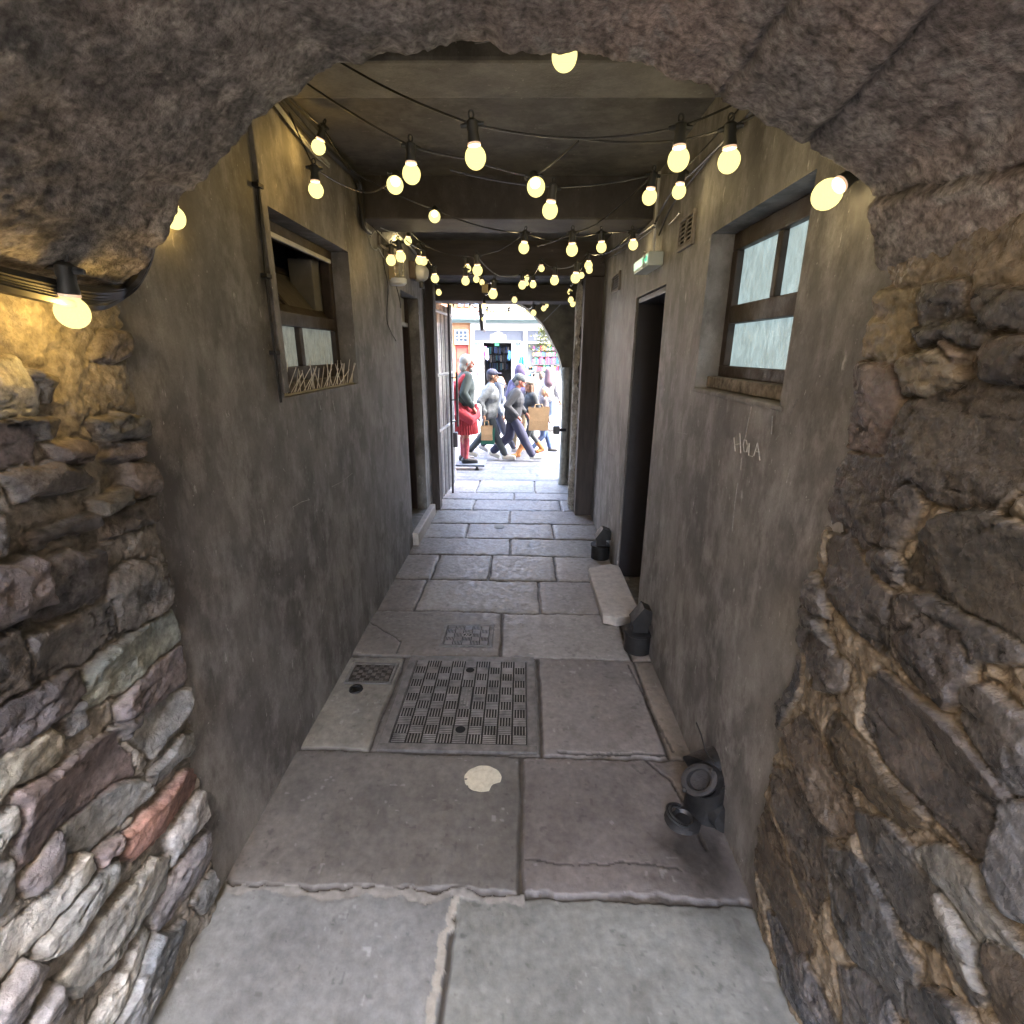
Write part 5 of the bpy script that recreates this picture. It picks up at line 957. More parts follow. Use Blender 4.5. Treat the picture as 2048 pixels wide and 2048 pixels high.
m = MB(); wb(m, 252, 318, 402, 336, FY+.02, FY+.3); wb(m, 252, 446, 402, 478, FY+.02, FY+.3); wb(m, 390, 336, 402, 446, FY+.02, FY+.3); wb(m, 252, 336, 264, 446, FY+.02, FY+.3)
for x in (296, 342): wb(m, x, 336, x+9, 446, FY+.04, FY+.25)
for y in (372, 408): wb(m, 264, y, 390, y+7, FY+.05, FY+.24)
w_ = m.build('window', W_shop, bh); m = MB(); wb(m, 264, 336, 390, 446, FY+.2, FY+.22); m.build('pane', mk('window_glass_blue', (.2, .28, .42), .2, .2, 3, 0), w_)
m = MB(); wb(m, 254, 478, 400, 9000, FY+.2, FY+.3); dd = m.build('door', mk('red_door_paint', (.2, .026, .02), .45, .1), bh)
m = MB(); wb(m, 270, 520, 385, 640, FY+.18, FY+.21); wb(m, 270, 670, 385, 800, FY+.18, FY+.21); m.build('door_panel', mk('red_panel_paint', (.33, .05, .035), .45, .1), dd)
for x0_, x1_, c_, lb in ((-34, -8.5, (.42, .38, .32), 'grey stone house farther left along the street'), (9.2, 34, (.45, .42, .38), 'pale stone house farther right along the street')):
    h = thing('town_house', lb, 'house', loc=((x0_+x1_)/2, FY, GB)); m = MB().box((x0_, FY, GB), (x1_, FY+6, 11)); m.build('wall', mk('town_stone', c_, .85, .2, 2, .3, 20), h)
    x = x0_+1.5
    while x < x1_-1.5:
        for z in (1.2, 4.6, 7.9): MB().box((x, FY-.06, z), (x+1.1, FY-.004, z+1.9)).build('window', mk('dark_house_glass', (.06, .07, .09), .15, .2, 3, 0) if 'dark_house_glass' not in D.materials else D.materials['dark_house_glass'], h)
        x += 2.9
m = MB().box((-9, FY+3.7, 0), (9.5, FY+8, 11)).box((-9, FY+1.0, 4.2), (9.5, FY+3.7, 11)); m.build('house_block', D.materials['sunlit_cream_wall'], shop)

# goods on stands in front of the shop
def cloth(lab, x0, y0, x1, y1, mat, Y, nm='hanging_garment', fl=.08, n=16):
    a, b = z4(x0, y1, Y), z4(x1, y0, Y); P_ = MB(); V = []; m_ = 10
    for j in range(m_+1):
        for i in range(n+1):
            u, v = i/n, j/m_; wv = 1-.35*(1-v)**2*0
            wid = (.45+.55*min(1, v*1.4)); x = (a.x+b.x)/2+(u-.5)*(b.x-a.x)*wid; z = b.z+(a.z-b.z)*v+.04*math.sin(u*9)*v
            V.append((x, Y+fl*math.sin(u*14+v*2)*(.3+v), z))
    F_ = [(j*(n+1)+i, j*(n+1)+i+1, (j+1)*(n+1)+i+1, (j+1)*(n+1)+i) for j in range(m_) for i in range(n)]
    V2 = [(x, y+.02, z) for x, y, z in V]; k_ = len(V); F_ += [tuple(q+k_ for q in f[::-1]) for f in F_]
    P_.add(V, []); P_.v += V2; P_.f += F_; P_.mi += [0]*len(F_)
    o = P_.build(nm, mat, None, True); tag(o, lab, 'garment', 'goods hung outside the shop'); return o
cloth('turquoise garment hanging right of the shop doorway', 935, 610, 1040, 800, mk('turquoise_cloth', (.008, .2, .22), .7, .15), 25.5)
cloth('long white cloth hanging above the turquoise garment', 950, 450, 1030, 640, mk('white_cloth', (.62, .64, .64), .7, .1), 25.7)
cloth('pink and blue scarf hung on the left of the doorway', 560, 500, 618, 610, mk('pink_cloth', (.6, .12, .42), .7, .3, 3), 26.0)
cloth('white scarf beside the pink one on the doorway', 590, 520, 632, 640, mk('lilac_cloth', (.5, .52, .66), .7, .2), 25.9)
cloth('bright blue jersey on the right door post of the shop', 832, 545, 868, 640, mk('blue_cloth', (.03, .17, .42), .7, .2), 25.9)
cloth('red and white banner left of the doorway', 492, 690, 522, 830, mk('red_banner_cloth', (.55, .08, .12), .7, .3, 4), 25.4)
t = thing('goods_rack', 'white rack of small goods between the doorway and the window', 'rack', loc=(z4(1090, 700, 25).x, 25, gz(25)))
m = MB()
for x in (1045, 1130): p = z4(x, 760, 25); m.tube([(p.x, 25, gz(25)), (p.x, 25, p.z+.2)], .02, 6)
a_, b_ = z4(1040, 830, 25), z4(1135, 760, 25); m.box((a_.x, 24.9, a_.z), (b_.x, 25.1, a_.z+.03)); m.box((a_.x, 24.9, b_.z), (b_.x, 25.1, b_.z+.03)); m.build('frame', W_shop, t)
m = MB()
for i in range(20): x = rng.uniform(a_.x, b_.x-.08); z = a_.z+.03 if i % 2 else b_.z+.03; m.cur = int(rng.integers(9)); m.box((x, 24.92, z), (x+.07, 25.08, z+rng.uniform(.06, .18)))
m.build('goods', pm, t)
# sapling by the arch
p = z4(1225, 400, 11.5); t = thing('hanging_plant', 'yellow-green leafy plant trailing beside the right of the arch mouth', 'plant', loc=p)
lv = MB(); r = random.Random(4)
for i in range(330):
    v = r.random(); c = Vector((p.x+r.gauss(0, .11*(.5+v)), 11.5+r.gauss(0, .1), z4(1225, 290+v*260, 11.5).z)); a = Vector((r.uniform(-1, 1), r.uniform(-1, 1), r.uniform(-1, .3))).normalized()*.035; b = a.cross(Vector((r.random(), r.random(), r.random()))).normalized()*.013
    lv.add([c-a, c+b, c+a, c-b], [(0, 1, 2, 3)])
lv.build('foliage', mk('fresh_leaf', (.11, .13, .02), .6, .4, 9, 0), t)
m = MB(); m.tube([(p.x+.02, 11.52, z4(1225, 20, 11.5).z), (p.x, 11.5, z4(1225, 330, 11.5).z), (p.x-.03, 11.5, z4(1225, 480, 11.5).z)], [.008, .008, .004], 6)
for i in range(9): z = z4(1225, 310+i*24, 11.5).z; m.tube([(p.x, 11.5, z), (p.x+r.uniform(-.15, .15), 11.5+r.uniform(-.1, .1), z-.08)], .004, 5)
m.build('stem', M_timber, t)

# ------------------------------------------------------------------ people
def bake(mb, name, mat, parent, vox, sm=4):
    me = D.meshes.new('tmp'); me.from_pydata(mb.v, [], mb.f); o = D.objects.new('tmp', me); COL.objects.link(o)
    r = o.modifiers.new('r', 'REMESH'); r.mode = 'VOXEL'; r.voxel_size = vox; r.use_smooth_shade = True
    s = o.modifiers.new('s', 'SMOOTH'); s.factor = .5; s.iterations = sm
    dg = bpy.context.evaluated_depsgraph_get(); m2 = D.meshes.new_from_object(o.evaluated_get(dg)); D.objects.remove(o); D.meshes.remove(me)
    m2.name = name; m2.materials.clear(); m2.materials.append(mat); n = D.objects.new(name, m2); COL.objects.link(n); n.parent = parent; return n
M_skin = mk('skin_light', (.25, .13, .09), .55, .08, 10, 0); M_skin2 = mk('skin_red', (.27, .09, .06), .55, .1, 10, 0); M_skin3 = mk('skin_brown', (.15, .075, .045), .55, .08, 10, 0)
M_eye = mk('eye', (.03, .025, .02), .3, 0, 5, 0)
WALK = {'R': [(.17, -.09, .53), (.40, -.09, .13)], 'L': [(.03, .09, .49), (-.36, .09, .19)], 'toeR': (.17, .0, -.03), 'toeL': (.12, 0, -.11)}
WALK2 = {'R': [(.02, -.09, .49), (-.28, -.09, .15)], 'L': [(.14, .09, .52), (.27, .09, .10)], 'toeR': (.13, 0, -.09), 'toeL': (.17, 0, -.04)}
STAND = {'R': [(.02, -.10, .50), (.0, -.11, .08)], 'L': [(.02, .10, .50), (.0, .11, .08)], 'toeR': (.17, -.02, -.04), 'toeL': (.17, .02, -.04)}
def person(label, g, Hh, th, legs, arms, o, lean=.03, hy=0., nm='person', cat='person'):
    """arms: {'R': (elbow, wrist), 'L': ...} in body coordinates (x forward, y left, z up, body 1.75 tall)"""
    s = Hh/1.75; t = thing(nm, label, cat, loc=g); t.rotation_euler = (0, 0, th); t.scale = (s,)*3
    pv, ch, nk, hd = Vector((0, 0, .96)), Vector((lean, 0, 1.26)), Vector((lean*1.5, 0, 1.46)), Vector((lean*2+.025, 0, 1.625))
    sh = {'R': Vector((lean*1.4, -.18, 1.42)), 'L': Vector((lean*1.4, .18, 1.42))}; hp_ = {'R': Vector((0, -.09, .93)), 'L': Vector((0, .09, .93))}
    RH = Matrix.Rotation(hy, 3, 'Z')
    b = MB(); b.ell(pv+Vector((0, 0, .02)), (.115, .16, .13)); b.cap(pv+Vector((0, 0, .08)), ch, .12, .135); b.ell(ch, (.115, .165, .17)); b.cap(ch+Vector((0, 0, .1)), nk, .10, .06); b.cap(nk-Vector((0, 0, .03)), hd-Vector((.01, 0, .05)), .055, .052)
    for k in 'RL': b.cap(sh[k], Vector((lean*1.4, 0, 1.44)), .06, .07)
    h = lambda x, y, z: hd+RH @ Vector((x, y, z))
    b.ell(h(-.008, 0, .025), (.098, .077, .10), 16, 12, RH); b.ell(h(.03, 0, -.045), (.062, .056, .072), 14, 10, RH); b.cap(h(.088, 0, .012), h(.108, 0, -.022), .011, .017); b.cap(h(.082, -.02, -.052), h(.082, .02, -.052), .012, .012); b.ell(h(.072, 0, -.095), (.026, .03, .022), 10, 8, RH); b.cap(h(.082, -.035, .03), h(.082, .035, .03), .013, .013)
    for y in (-.08, .08): b.ell(h(-.005, y, -.01), (.022, .013, .033), 10, 8, RH)
    jk, tr_ = MB(), MB()
    for k in 'RL':
        el, wr = Vector(arms[k][0]), Vector(arms[k][1]); b.cap(sh[k], el, .052, .042); b.cap(el, wr, .042, .027)
        d = (wr-el).normalized(); sd = d.cross(Vector((1, 0, .2))).normalized(); nr = d.cross(sd).normalized(); c = wr+d*.05
        b.cap(wr, c+d*.035, .027, .03); b.cap(c+sd*.022, c+d*.04-sd*.02, .02, .02)
        for q, (off, ln) in enumerate(((-.028, .062), (-.010, .075), (.009, .070), (.027, .055))):
            r0 = c+d*.035+sd*off; r1 = r0+d*ln*.5+nr*.008; r2 = r1+d*ln*.4+nr*.028; b.cap(r0, r1, .0095, .009, 8); b.cap(r1, r2, .009, .0075, 8)
        tb = c-sd*.03-d*.01; b.cap(tb, tb-sd*.03+d*.035+nr*.012, .011, .010, 8); b.cap(tb-sd*.03+d*.035+nr*.012, tb-sd*.03+d*.065+nr*.03, .010, .008, 8)
        kn, an = Vector(legs[k][0]), Vector(legs[k][1]); b.cap(hp_[k], kn, .082, .055); b.cap(kn, an, .055, .036); b.ell(kn.lerp(an, .3)+Vector((-.02, 0, 0)), (.052, .05, .10)); b.cap(an, an+Vector(legs['toe'+k])*.8, .035, .03)
        bag = o.get('baggy', 1.)
        jk.cap(sh[k], el, .072*bag, .060*bag); jk.cap(el, el.lerp(wr, .9), .060*bag, .045*bag)
        for i_ in range(5): f = (i_+.5)/5; jk.ell(el.lerp(wr, f*.8)+Vector((.006*(-1)**i_, 0, 0)), (.058*bag, .056*bag, .03))
        tr_.cap(hp_[k]+Vector((0, 0, .03)), kn, .105, .082*o.get('wide', 1)); tr_.cap(kn, an+(kn-an)*.08, .080*o.get('wide', 1), .062*o.get('wide', 1))
        for i_ in range(4): tr_.ell(kn.lerp(an, .35+.17*i_)+Vector((.012*(-1)**i_, 0, 0)), (.07*o.get('wide', 1), .066*o.get('wide', 1), .03))
    bo = bake(b, 'body', o.get('skin', M_skin), t, .0085, 2)
    ey = MB()
    for y in (-.031, .031): ey.ell(h(.081, y, .008), (.009, .012, .008), 8, 6)
    e_ = ey.build('eyes', M_eye, bo, True, local=True)
    hem = o.get('hem', .88); jk.cap(Vector((lean*1.4, -.12, 1.42)), Vector((lean*1.4, .12, 1.42)), .085, .085); jk.ell(ch, (.15*bag, .20*bag, .22)); jk.cap(ch, Vector((0, -.05, hem+.10)), .145*bag, .15*bag); jk.cap(ch, Vector((0, .05, hem+.10)), .145*bag, .15*bag)
    jk.cap(nk-Vector((0, 0, .04)), nk+Vector((0, 0, .0)), .082, .072)
    j_ = bake(jk, o.get('topname', 'jacket'), o['top'], t, .013, 3)
    if 'trousers' in o:
        tr_.cap(Vector((0, -.06, .96)), Vector((0, .06, .96)), .125, .125); bake(tr_, 'trousers', o['trousers'], t, .014, 3)
    for k in 'RL':
        an, td = Vector(legs[k][1]), Vector(legs['toe'+k]); f = MB(); f.cap(an+Vector((-.03, 0, -.015)), an+td, .048, .040); f.cap(an+Vector((-.045, 0, -.045)), an+td*1.02+Vector((0, 0, -.015)), .034, .036)
        if o.get('boots'): f.cap(an, an.lerp(Vector(legs[k][0]), .42), .055, .066)
        bake(f, 'boot' if o.get('boots') else 'shoe', o['shoe'], t, .011, 2)
    hr = MB()
    if 'hair' in o:
        hr.ell(h(-.02, 0, .045), (.103, .085, .098), 16, 10, RH); hr.ell(h(-.055, 0, -.0), (.072, .083, .10), 14, 10, RH)
        if o.get('long'):
            hr.cap(h(-.07, -.03, -.02), h(-.07, -.05, -.24), .06, .045); hr.cap(h(-.07, .03, -.02), h(-.07, .05, -.24), .06, .045); hr.cap(h(-.0, -.075, 0), h(.0, -.085, -.22), .03, .03); hr.cap(h(-.0, .075, 0), h(.0, .085, -.22), .03, .03)
        if o.get('bushy'): hr.ell(h(-.03, 0, .03), (.112, .096, .115), 16, 10, RH); hr.ell(h(-.07, 0, -.06), (.08, .1, .09), 14, 10, RH)
        if o.get('beard'): hr.ell(h(.06, 0, -.10), (.045, .055, .05), 12, 8, RH)
        bake(hr, 'hair', o['hair'], t, .012, 3)
    if 'cap' in o:
        c_ = MB()
        if o['captype'] == 'peak': c_.ell(h(-.012, 0, .06), (.112, .092, .082), 16, 10, RH); c_.ell(h(.105, 0, .052), (.075, .07, .012), 14, 8, RH)
        elif o['captype'] == 'beanie': c_.ell(h(-.015, 0, .065), (.113, .095, .10), 16, 10, RH); c_.cap(h(.05, 0, .03), h(-.09, 0, .03), .07, .075)
        elif o['captype'] == 'beret': c_.ell(h(-.02, 0, .09), (.135, .125, .055), 16, 10, RH)
        elif o['captype'] == 'hood': c_.ell(h(-.03, 0, .03), (.14, .125, .16), 16, 10, RH); c_.cap(h(-.03, 0, .06), h(-.05, 0, .12), .12, .09); c_.cap(h(-.06, 0, -.08), h(-.06, 0, -.2), .12, .16)
        bake(c_, 'hood' if o['captype'] == 'hood' else 'hat', o['cap'], t, .011, 3)
    return t
dn = lambda x=0., e=0.: {'R': ((-.02+x*.3, -.25, 1.15), (.05+x, -.25, .92)), 'L': ((-.02-x*.3, .25, 1.15), (.05-x, .25, .92))}
def foot(x, y): return onG(860+x/5.367, 600+y/5.367)
def tall(g, ytop, x): return onY(860+x/5.367, 600+ytop/5.367, g.y).z-g.z
C_ = lambda n, c, v=.15, vs=10., **k: mk(n, c, .8, v, vs, .3, 40, **k)
PEOPLE = {}
g = foot(372, 1812); Hb = .12
m = MB(); t = thing('wheeled_board', 'low flat wheeled board under the kilted figure', 'platform', loc=g)
m.bbox((g.x-.30, g.y-.25, g.z+.09), (g.x+.37, g.y+.25, g.z+.125), .01); m.build('deck', mk('board_dark_blue', (.07, .085, .11), .5), t)
m = MB(); m.bbox((g.x+.22, g.y-.26, g.z+.03), (g.x+.26, g.y-.20, g.z+.09), .004); m.bbox((g.x-.28, g.y-.26, g.z+.03), (g.x-.24, g.y-.20, g.z+.09), .004); m.build('bracket', M_iron, t)
for dx in (-.27, .24): MB().lathe([(.0001, -.02), (.035, -.02), (.035, .02), (.0001, .02)], (g.x+dx, g.y-.22, g.z+.036), 14, (0, 1, 0)).build('wheel', M_black, t, True)
gt = g+Vector((-.0, 0, Hb)); Hh = tall(gt, 592, 415)
t = person('kilted figure with bushy white hair, dark green jacket and red plaid, on the wheeled board', gt, Hh, rad(18), STAND, {'R': ((-.05, -.27, 1.17), (.10, -.24, .95)), 'L': ((-.02, .26, 1.15), (.1, .22, .95))},
    dict(top=C_('dark_green_tweed', (.02, .031, .028)), hair=C_('white_hair', (.24, .25, .24)), bushy=1, beard=1, shoe=M_black, skin=M_skin2, hem=.95, baggy=1.15), hy=rad(-18), nm='kilted_figure', cat='figure')
V = []; n_ = 72; rows_ = [(1.0, .16), (.9, .185), (.78, .205), (.64, .225), (.5, .24)]
m = MB()
for z, r_ in rows_: V += [((r_+.014*math.cos(k_*math.pi)*(1.0-z)*1.6)*math.cos(2*math.pi*k_/n_), (r_+.014*math.cos(k_*math.pi)*(1-z)*1.6)*1.08*math.sin(2*math.pi*k_/n_), z) for k_ in range(n_)]
V2 = [(x*.95, y*.95, z) for x, y, z in V]; L0 = len(V); Fk = [(i*n_+k_, i*n_+(k_+1) % n_, (i+1)*n_+(k_+1) % n_, (i+1)*n_+k_) for i in range(4) for k_ in range(n_)]
m.add(V+V2, Fk+[tuple(q+L0 for q in f[::-1]) for f in Fk]); Mk_ = C_('red_tartan', (.25, .014, .022), .35, 22); m.build('kilt', Mk_, t, True, local=True)
m = MB(); m.tube([(.10, -.10, 1.45), (.0, -.19, 1.42), (-.13, -.16, 1.25), (-.17, -.08, 1.05), (-.1, -.22, .86), (.08, -.25, .74), (.2, -.19, .82), (.2, -.08, .98)], [.05, .06, .08, .10, .10, .09, .06, .04], 10)
m.tube([(-.15, -.06, 1.35), (-.2, -.05, 1.1), (-.21, -.04, .8), (-.2, -.06, .6)], [.05, .08, .10, .08], 10)
bake(m, 'plaid_sash', C_('red_plaid', (.27, .018, .028), .3, 16), t, .014, 4)
for k in 'RL': kn, an = Vector(STAND[k][0]), Vector(STAND[k][1]); m = MB(); m.cap(kn.lerp(an, .25), an, .066, .046); bake(m, 'sock', C_('red_sock', (.22, .03, .04), .3, 25), t, .012, 2)
m = MB(); m.cap((.22, -.10, .93), (.25, -.11, .72), .06, .03); bake(m, 'sporran', C_('white_horsehair', (.55, .55, .52), .3, 40), t, .01, 1)

g = foot(632, 1712); Hh = tall(g, 745, 665); PL = C_('grey_plaid_wool', (.10, .115, .125), .7, 11)
person('man in a navy cap and pale plaid jacket walking right with a small paper bag', g, Hh, rad(4), {'R': [(.12, -.09, .53), (.33, -.09, .10)], 'L': [(-.08, .09, .52), (-.40, .09, .15)], 'toeR': (.17, 0, -.04), 'toeL': (.14, 0, -.07)}, {'R': ((-.16, -.25, 1.17), (-.10, -.26, .93)), 'L': ((.0, .25, 1.15), (.12, .23, .95))},
    dict(top=PL, trousers=C_('dark_teal_trousers', (.022, .03, .036)), shoe=C_('cream_trainers', (.45, .43, .38)), hair=C_('dark_hair', (.04, .03, .03)), cap=C_('navy_cap', (.018, .021, .045)), captype='peak', skin=M_skin3, hem=.84, baggy=1.25))
def bag(nm, lab, x0, y0, x1, y1, Y, mat, dep=.12, hh=.10):
    a, b = z4(x0, y1, Y), z4(x1, y0, Y); t = thing(nm, lab, 'bag', loc=((a.x+b.x)/2, Y, a.z)); m = MB()
    w = b.x-a.x; V = [(a.x+w*.03, Y-dep/2, a.z), (b.x-w*.03, Y-dep/2, a.z), (b.x-w*.03, Y+dep/2, a.z), (a.x+w*.03, Y+dep/2, a.z), (a.x+w*.06, Y-dep*.56, a.z+.4*(b.z-a.z)), (b.x-w*.05, Y-dep*.56, a.z+.45*(b.z-a.z)), (b.x-w*.05, Y+dep*.56, a.z+.4*(b.z-a.z)), (a.x+w*.06, Y+dep*.56, a.z+.4*(b.z-a.z)), (a.x, Y-dep/2, b.z), (b.x, Y-dep/2, b.z-.01), (b.x, Y+dep/2, b.z), (a.x, Y+dep/2, b.z)]
    m.add(V, [(3, 2, 1, 0), (0, 1, 5, 4), (1, 2, 6, 5), (2, 3, 7, 6), (3, 0, 4, 7), (4, 5, 9, 8), (5, 6, 10, 9), (6, 7, 11, 10), (7, 4, 8, 11)])
    m.build('bag_body', mat, t)
    for yy in (-dep/2, dep/2): MB().tube([(a.x+w*.3, Y+yy, b.z-.01), (a.x+w*.33, Y+yy*.5, b.z+hh*.9), (a.x+w*.5, Y, b.z+hh), (a.x+w*.66, Y+yy*.5, b.z+hh*.9), (a.x+w*.7, Y+yy, b.z-.01)], .006, 6).build('handle', mat, t, True)
    return t
M_kraft = C_('kraft_paper', (.24, .16, .085), .2, 5); yb_ = g.y-.28
bag('paper_bag', 'small brown paper bag carried low by the man in the navy cap', 548, 1350, 672, 1502, yb_, M_kraft)
bag('shopping_bag', 'green shopping bag behind the small brown paper bag', 540, 1365, 700, 1548, yb_+.13, C_('green_plastic', (.015, .10, .07), .15), .05)
g = foot(882, 1722); Hh = tall(g, 805, 945)
person('man in a dark grey beanie and black jacket striding right in navy tracksuit trousers', g, Hh, rad(2), {'R': [(.20, -.09, .55), (.43, -.09, .12)], 'L': [(-.06, .09, .50), (-.42, .09, .17)], 'toeR': (.17, 0, -.03), 'toeL': (.13, 0, -.10)}, {'R': ((-.12, -.27, 1.16), (.10, -.27, .95)), 'L': ((.1, .26, 1.17), (.28, .2, .98))},
    dict(top=C_('black_shell_jacket', (.016, .018, .022), .3, 8), trousers=C_('navy_tracksuit', (.02, .022, .05), .2, 8), wide=1.3, shoe=C_('white_trainers', (.5, .5, .46)), hair=C_('grey_hair', (.2, .2, .2)), cap=C_('charcoal_beanie', (.04, .05, .055)), captype='beanie', skin=M_skin2, hem=.86, baggy=1.22), lean=.06)
g = foot(1085, 1675); Hh = tall(g, 862, 1085)
person('woman in a beige beret, long brown hair and black leather jacket with tan boots', g, Hh, rad(205), {'R': [(-.05, -.09, .50), (-.34, -.11, .15)], 'L': [(.14, .09, .53), (.40, .10, .10)], 'toeR': (.12, 0, -.07), 'toeL': (.16, 0, -.04)}, {'R': ((.02, -.25, 1.17), (.18, -.20, 1.06)), 'L': ((-.02, .27, 1.17), (.19, .13, 1.08))},
    dict(top=C_('black_leather', (.025, .03, .035), .3, 8), trousers=C_('black_leggings', (.03, .035, .04)), wide=.82, shoe=C_('tan_suede', (.26, .10, .028)), boots=1, hair=C_('brown_hair', (.07, .035, .02)), long=1, cap=C_('beige_felt', (.3, .26, .2)), captype='beret', hem=.9, baggy=1.1), hy=rad(10))
bag('paper_bag', 'large plain brown paper bag hanging from the woman in the beret', 1050, 1150, 1285, 1395, g.y-.27, M_kraft, .16, .06)
g = foot(1195, 1640); Hh = tall(g, 940, 1225)
person('fair haired person in dark jacket and jeans behind the large paper bag', g, Hh, rad(10), WALK2, dn(.08), dict(top=C_('brown_black_jacket', (.06, .05, .055)), trousers=C_('blue_denim', (.03, .055, .13)), shoe=M_black, hair=C_('fair_hair', (.3, .19, .12)), long=0, hem=.8))
g = foot(720, 1650); Hh = tall(g, 828, 770)
person('person in a pale blue jacket with a grey backpack, between cap man and beanie man', g, Hh, rad(8), WALK, dn(.05), dict(top=C_('pale_blue_jacket', (.12, .145, .19)), trousers=C_('grey_blue_trousers', (.05, .055, .085)), shoe=C_('pale_shoes', (.4, .4, .42)), hair=C_('light_brown_hair', (.22, .13, .08)), hem=.88))
p = z4(785, 975, g.y-.12); t = thing('backpack', 'grey blue backpack on the person between cap man and beanie man', 'backpack', loc=p)
m = MB(); m.cap((p.x-.10, p.y, p.z-.16), (p.x-.10, p.y, p.z+.14), .13, .11); m.cap((p.x-.17, p.y, p.z-.14), (p.x-.17, p.y, p.z-.02), .09, .08); q_ = bake(m, 'pack', C_('slate_nylon', (.06, .075, .11), .2), t, .014, 3); q_.matrix_parent_inverse = PI_(t)
m = MB(); m.tube([(p.x-.05, p.y-.14, p.z+.17), (p.x+.06, p.y-.16, p.z+.12), (p.x+.04, p.y-.15, p.z-.1)], .016, 6); m.build('strap', C_('dark_strap', (.05, .06, .1)), t)
g = foot(945, 1610); Hh = tall(g, 722, 945)
person('person in a purple pointed hood with a pink edge, behind the beanie man', g, Hh, rad(60), STAND, dn(), dict(top=C_('purple_coat', (.055, .052, .115)), trousers=C_('khaki_trousers', (.2, .16, .1)), shoe=C_('tan_shoes', (.42, .2, .08)), hair=C_('dark_brown_hair', (.05, .03, .02)), cap=C_('purple_hood', (.06, .045, .11), .5, 7), captype='hood', hem=.8, baggy=1.15))
g = onG(860+1265/5.367, 868); Hh = min(1.8, tall(g, 728, 1290))
person('far pedestrian in white with a red cap and a dark backpack', g, Hh, rad(60), WALK2, dn(.1), dict(top=C_('white_shirt', (.22, .22, .24)), trousers=C_('pale_blue_jeans', (.09, .12, .18)), shoe=M_black, hair=C_('black_hair', (.03, .025, .02)), cap=C_('red_cap', (.5, .08, .12)), captype='peak'))
p = z4(1280, 815, g.y-.22); t = thing('backpack', 'dark maroon backpack on the far pedestrian in white', 'backpack', loc=p); m = MB(); m.cap((p.x, p.y, p.z-.16), (p.x, p.y, p.z+.12), .14, .12); q_ = bake(m, 'pack', C_('maroon_nylon', (.06, .035, .05), .2), t, .02, 3); q_.matrix_parent_inverse = PI_(t)
g = onG(860+1195/5.367, 862); Hh = min(1.72, tall(g, 775, 1195))
person('far pedestrian in a dark teal coat near the souvenir window', g, Hh, rad(120), WALK, dn(.05), dict(top=C_('teal_coat', (.06, .17, .17)), trousers=C_('dark_jeans', (.05, .06, .1)), shoe=M_black, hair=C_('dark_bob_hair', (.06, .04, .03)), hem=.7))
# bicycle far right in the street
c = onG(860+1385/5.367, 860); by = c.y; t = thing('bicycle', 'bicycle parked in the street by the right edge of the arch', 'bicycle', loc=c)
for dx in (-.5, .5):
    w_ = MB(); w_.tube([(c.x+dx+.32*math.cos(a), by, c.z+.34+.32*math.sin(a)) for a in np.linspace(0, 2*math.pi, 33)], .018, 6); wo = w_.build('wheel', M_black, t, True); m = MB()
    for i in range(12): a = i*math.pi/6; m.tube([(c.x+dx, by, c.z+.34), (c.x+dx+.31*math.cos(a), by, c.z+.34+.31*math.sin(a))], .003, 4)
    m.build('spokes', W_shop, wo)
m = MB(); q = lambda x, z: (c.x+x, by, c.z+z)
for a_, b_ in ((q(-.5, .34), q(-.05, .32)), (q(-.05, .32), q(-.2, .85)), (q(-.2, .82), q(.36, .88)), (q(-.05, .32), q(.38, .8)), (q(-.5, .34), q(-.18, .78)), (q(.34, .98), q(.5, .34))): m.tube([a_, b_], .02, 8)
m.build('frame', C_('bike_white', (.5, .5, .52)), t, True)
m = MB(); m.tube([(c.x+.3, by-.25, c.z+1.02), (c.x+.36, by, c.z+1.0), (c.x+.3, by+.25, c.z+1.02)], .016, 8); m.build('handlebar', M_black, t); m = MB(); m.ell((c.x-.22, by, c.z+.9), (.14, .07, .03)); m.build('saddle', M_black, t, True)
m = MB(); m.bbox((c.x+.42, by-.16, c.z+.72), (c.x+.72, by+.16, c.z+.95), .02); m.build('basket', C_('wicker', (.4, .38, .36), .5, 30), t)

REARH = 5.5; M_sand = mk('warm_sandstone', (.42, .36, .28), .9, .2, 4, .3, 30)  # warm tone, so the added rear walls bounce neutral light
# ------------------------------------------------------------------ masonry behind the camera, added high to limit sky light, and over the vault
m = MB(); m.box((XL-.5, -3.2, -.05), (XL-.07, 1.28, 2.62)); m.box((XL-.5, -9, 2.0), (XL-.03, .30, REARH)); m.box((XL-.5, -9, -.05), (XL-.03, -3.2, 2.0)); o = m.build('added_backing_wall', M_sand); tag(o, 'thick masonry behind the pale rubble face, with unseen height added to cut skylight', 'wall')
m = MB(); m.box((XR+.07, -3.2, -.05), (XR+.5, 1.24, 2.62)); m.box((XR+.03, -9, 2.0), (XR+.5, .30, REARH)); m.box((XR+.03, -9, -.05), (XR+.5, -3.2, 2.0)); o = m.build('added_backing_wall', M_sand); tag(o, 'thick masonry behind the dark damp rubble face, with unseen height added to cut skylight', 'wall')
m = MB(); n_ = len(px_); V = [tuple(P[i, 0]) for i in range(0, n_, 4)]+[(P[i, 0][0], .31, 2.66) for i in range(0, n_, 4)]; k_ = len(V)//2
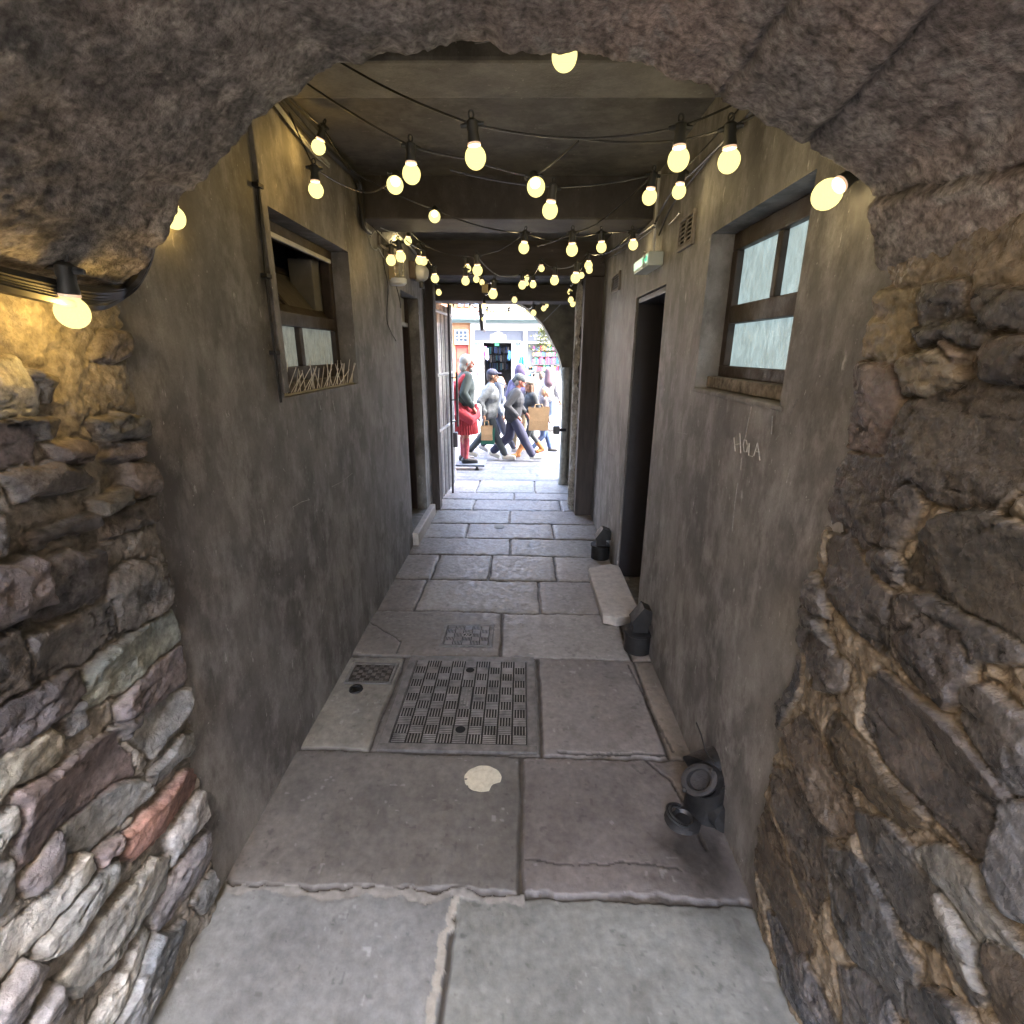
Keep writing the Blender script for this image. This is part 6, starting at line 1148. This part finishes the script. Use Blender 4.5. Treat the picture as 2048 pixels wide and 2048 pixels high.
m.add(V, [(i+1, i, k_+i, k_+i+1) for i in range(k_-1)]); o = m.build('arch_face', M_wall, vt); 

m = MB(); m.box((-22, 1.3, 3.15), (22, 7.58, 12.5)); m.box((-22, 1.3, -.1), (-1.62, 7.58, 3.15)); m.box((1.52, 1.3, -.1), (22, 7.58, 3.15)); o = m.build('passage_house', M_sand); tag(o, 'tall sandstone house the covered passage runs through', 'house')
# ------------------------------------------------------------------ light
SUN_EL, SUN_AZ = rad(50), rad(115)          # azimuth measured from +Y towards +X
w = D.worlds.new('World'); SC.world = w; w.use_nodes = True; N, L = w.node_tree.nodes, w.node_tree.links
sk = N.new('ShaderNodeTexSky'); sk.sky_type = 'NISHITA'; sk.sun_disc = False; sk.sun_elevation = SUN_EL; sk.sun_rotation = SUN_AZ; sk.air_density = .85; sk.dust_density = 5.0; sk.ozone_density = .5
N['Background'].inputs['Strength'].default_value = .15; L.new(sk.outputs[0], N['Background'].inputs[0])
ld = D.lights.new('sun', 'SUN'); ld.energy = 1.2; ld.angle = rad(14); ld.color = (1, .96, .9); sun = D.objects.new('sun', ld); COL.objects.link(sun)
d_ = Vector((math.sin(SUN_AZ)*math.cos(SUN_EL), math.cos(SUN_AZ)*math.cos(SUN_EL), math.sin(SUN_EL))); sun.rotation_euler = d_.to_track_quat('Z', 'Y').to_euler()
LP = .030
for k_, p, dd, s_ in LAMPS:
    if dd < 13: continue
    l = D.lights.new('bulb_light', 'POINT'); l.energy = LP*(.8 if k_ not in (1, 2, 16) else 2.6 if k_ == 16 else 1.5); l.color = (1, .76, .42) if k_ not in (1, 2, 15, 16, 19, 20) else (1, .6, .16); l.shadow_soft_size = 0.012; o = D.objects.new('bulb_light', l); COL.objects.link(o); o.location = p
vs = SC.view_settings; vs.view_transform = 'Standard'; vs.look = 'None'; vs.exposure = 5.2; vs.gamma = 1
SC.cycles.use_denoising = True; SC.cycles.max_bounces = 10; SC.cycles.diffuse_bounces = 6; SC.cycles.transparent_max_bounces = 16; SC.cycles.sample_clamp_indirect = 6
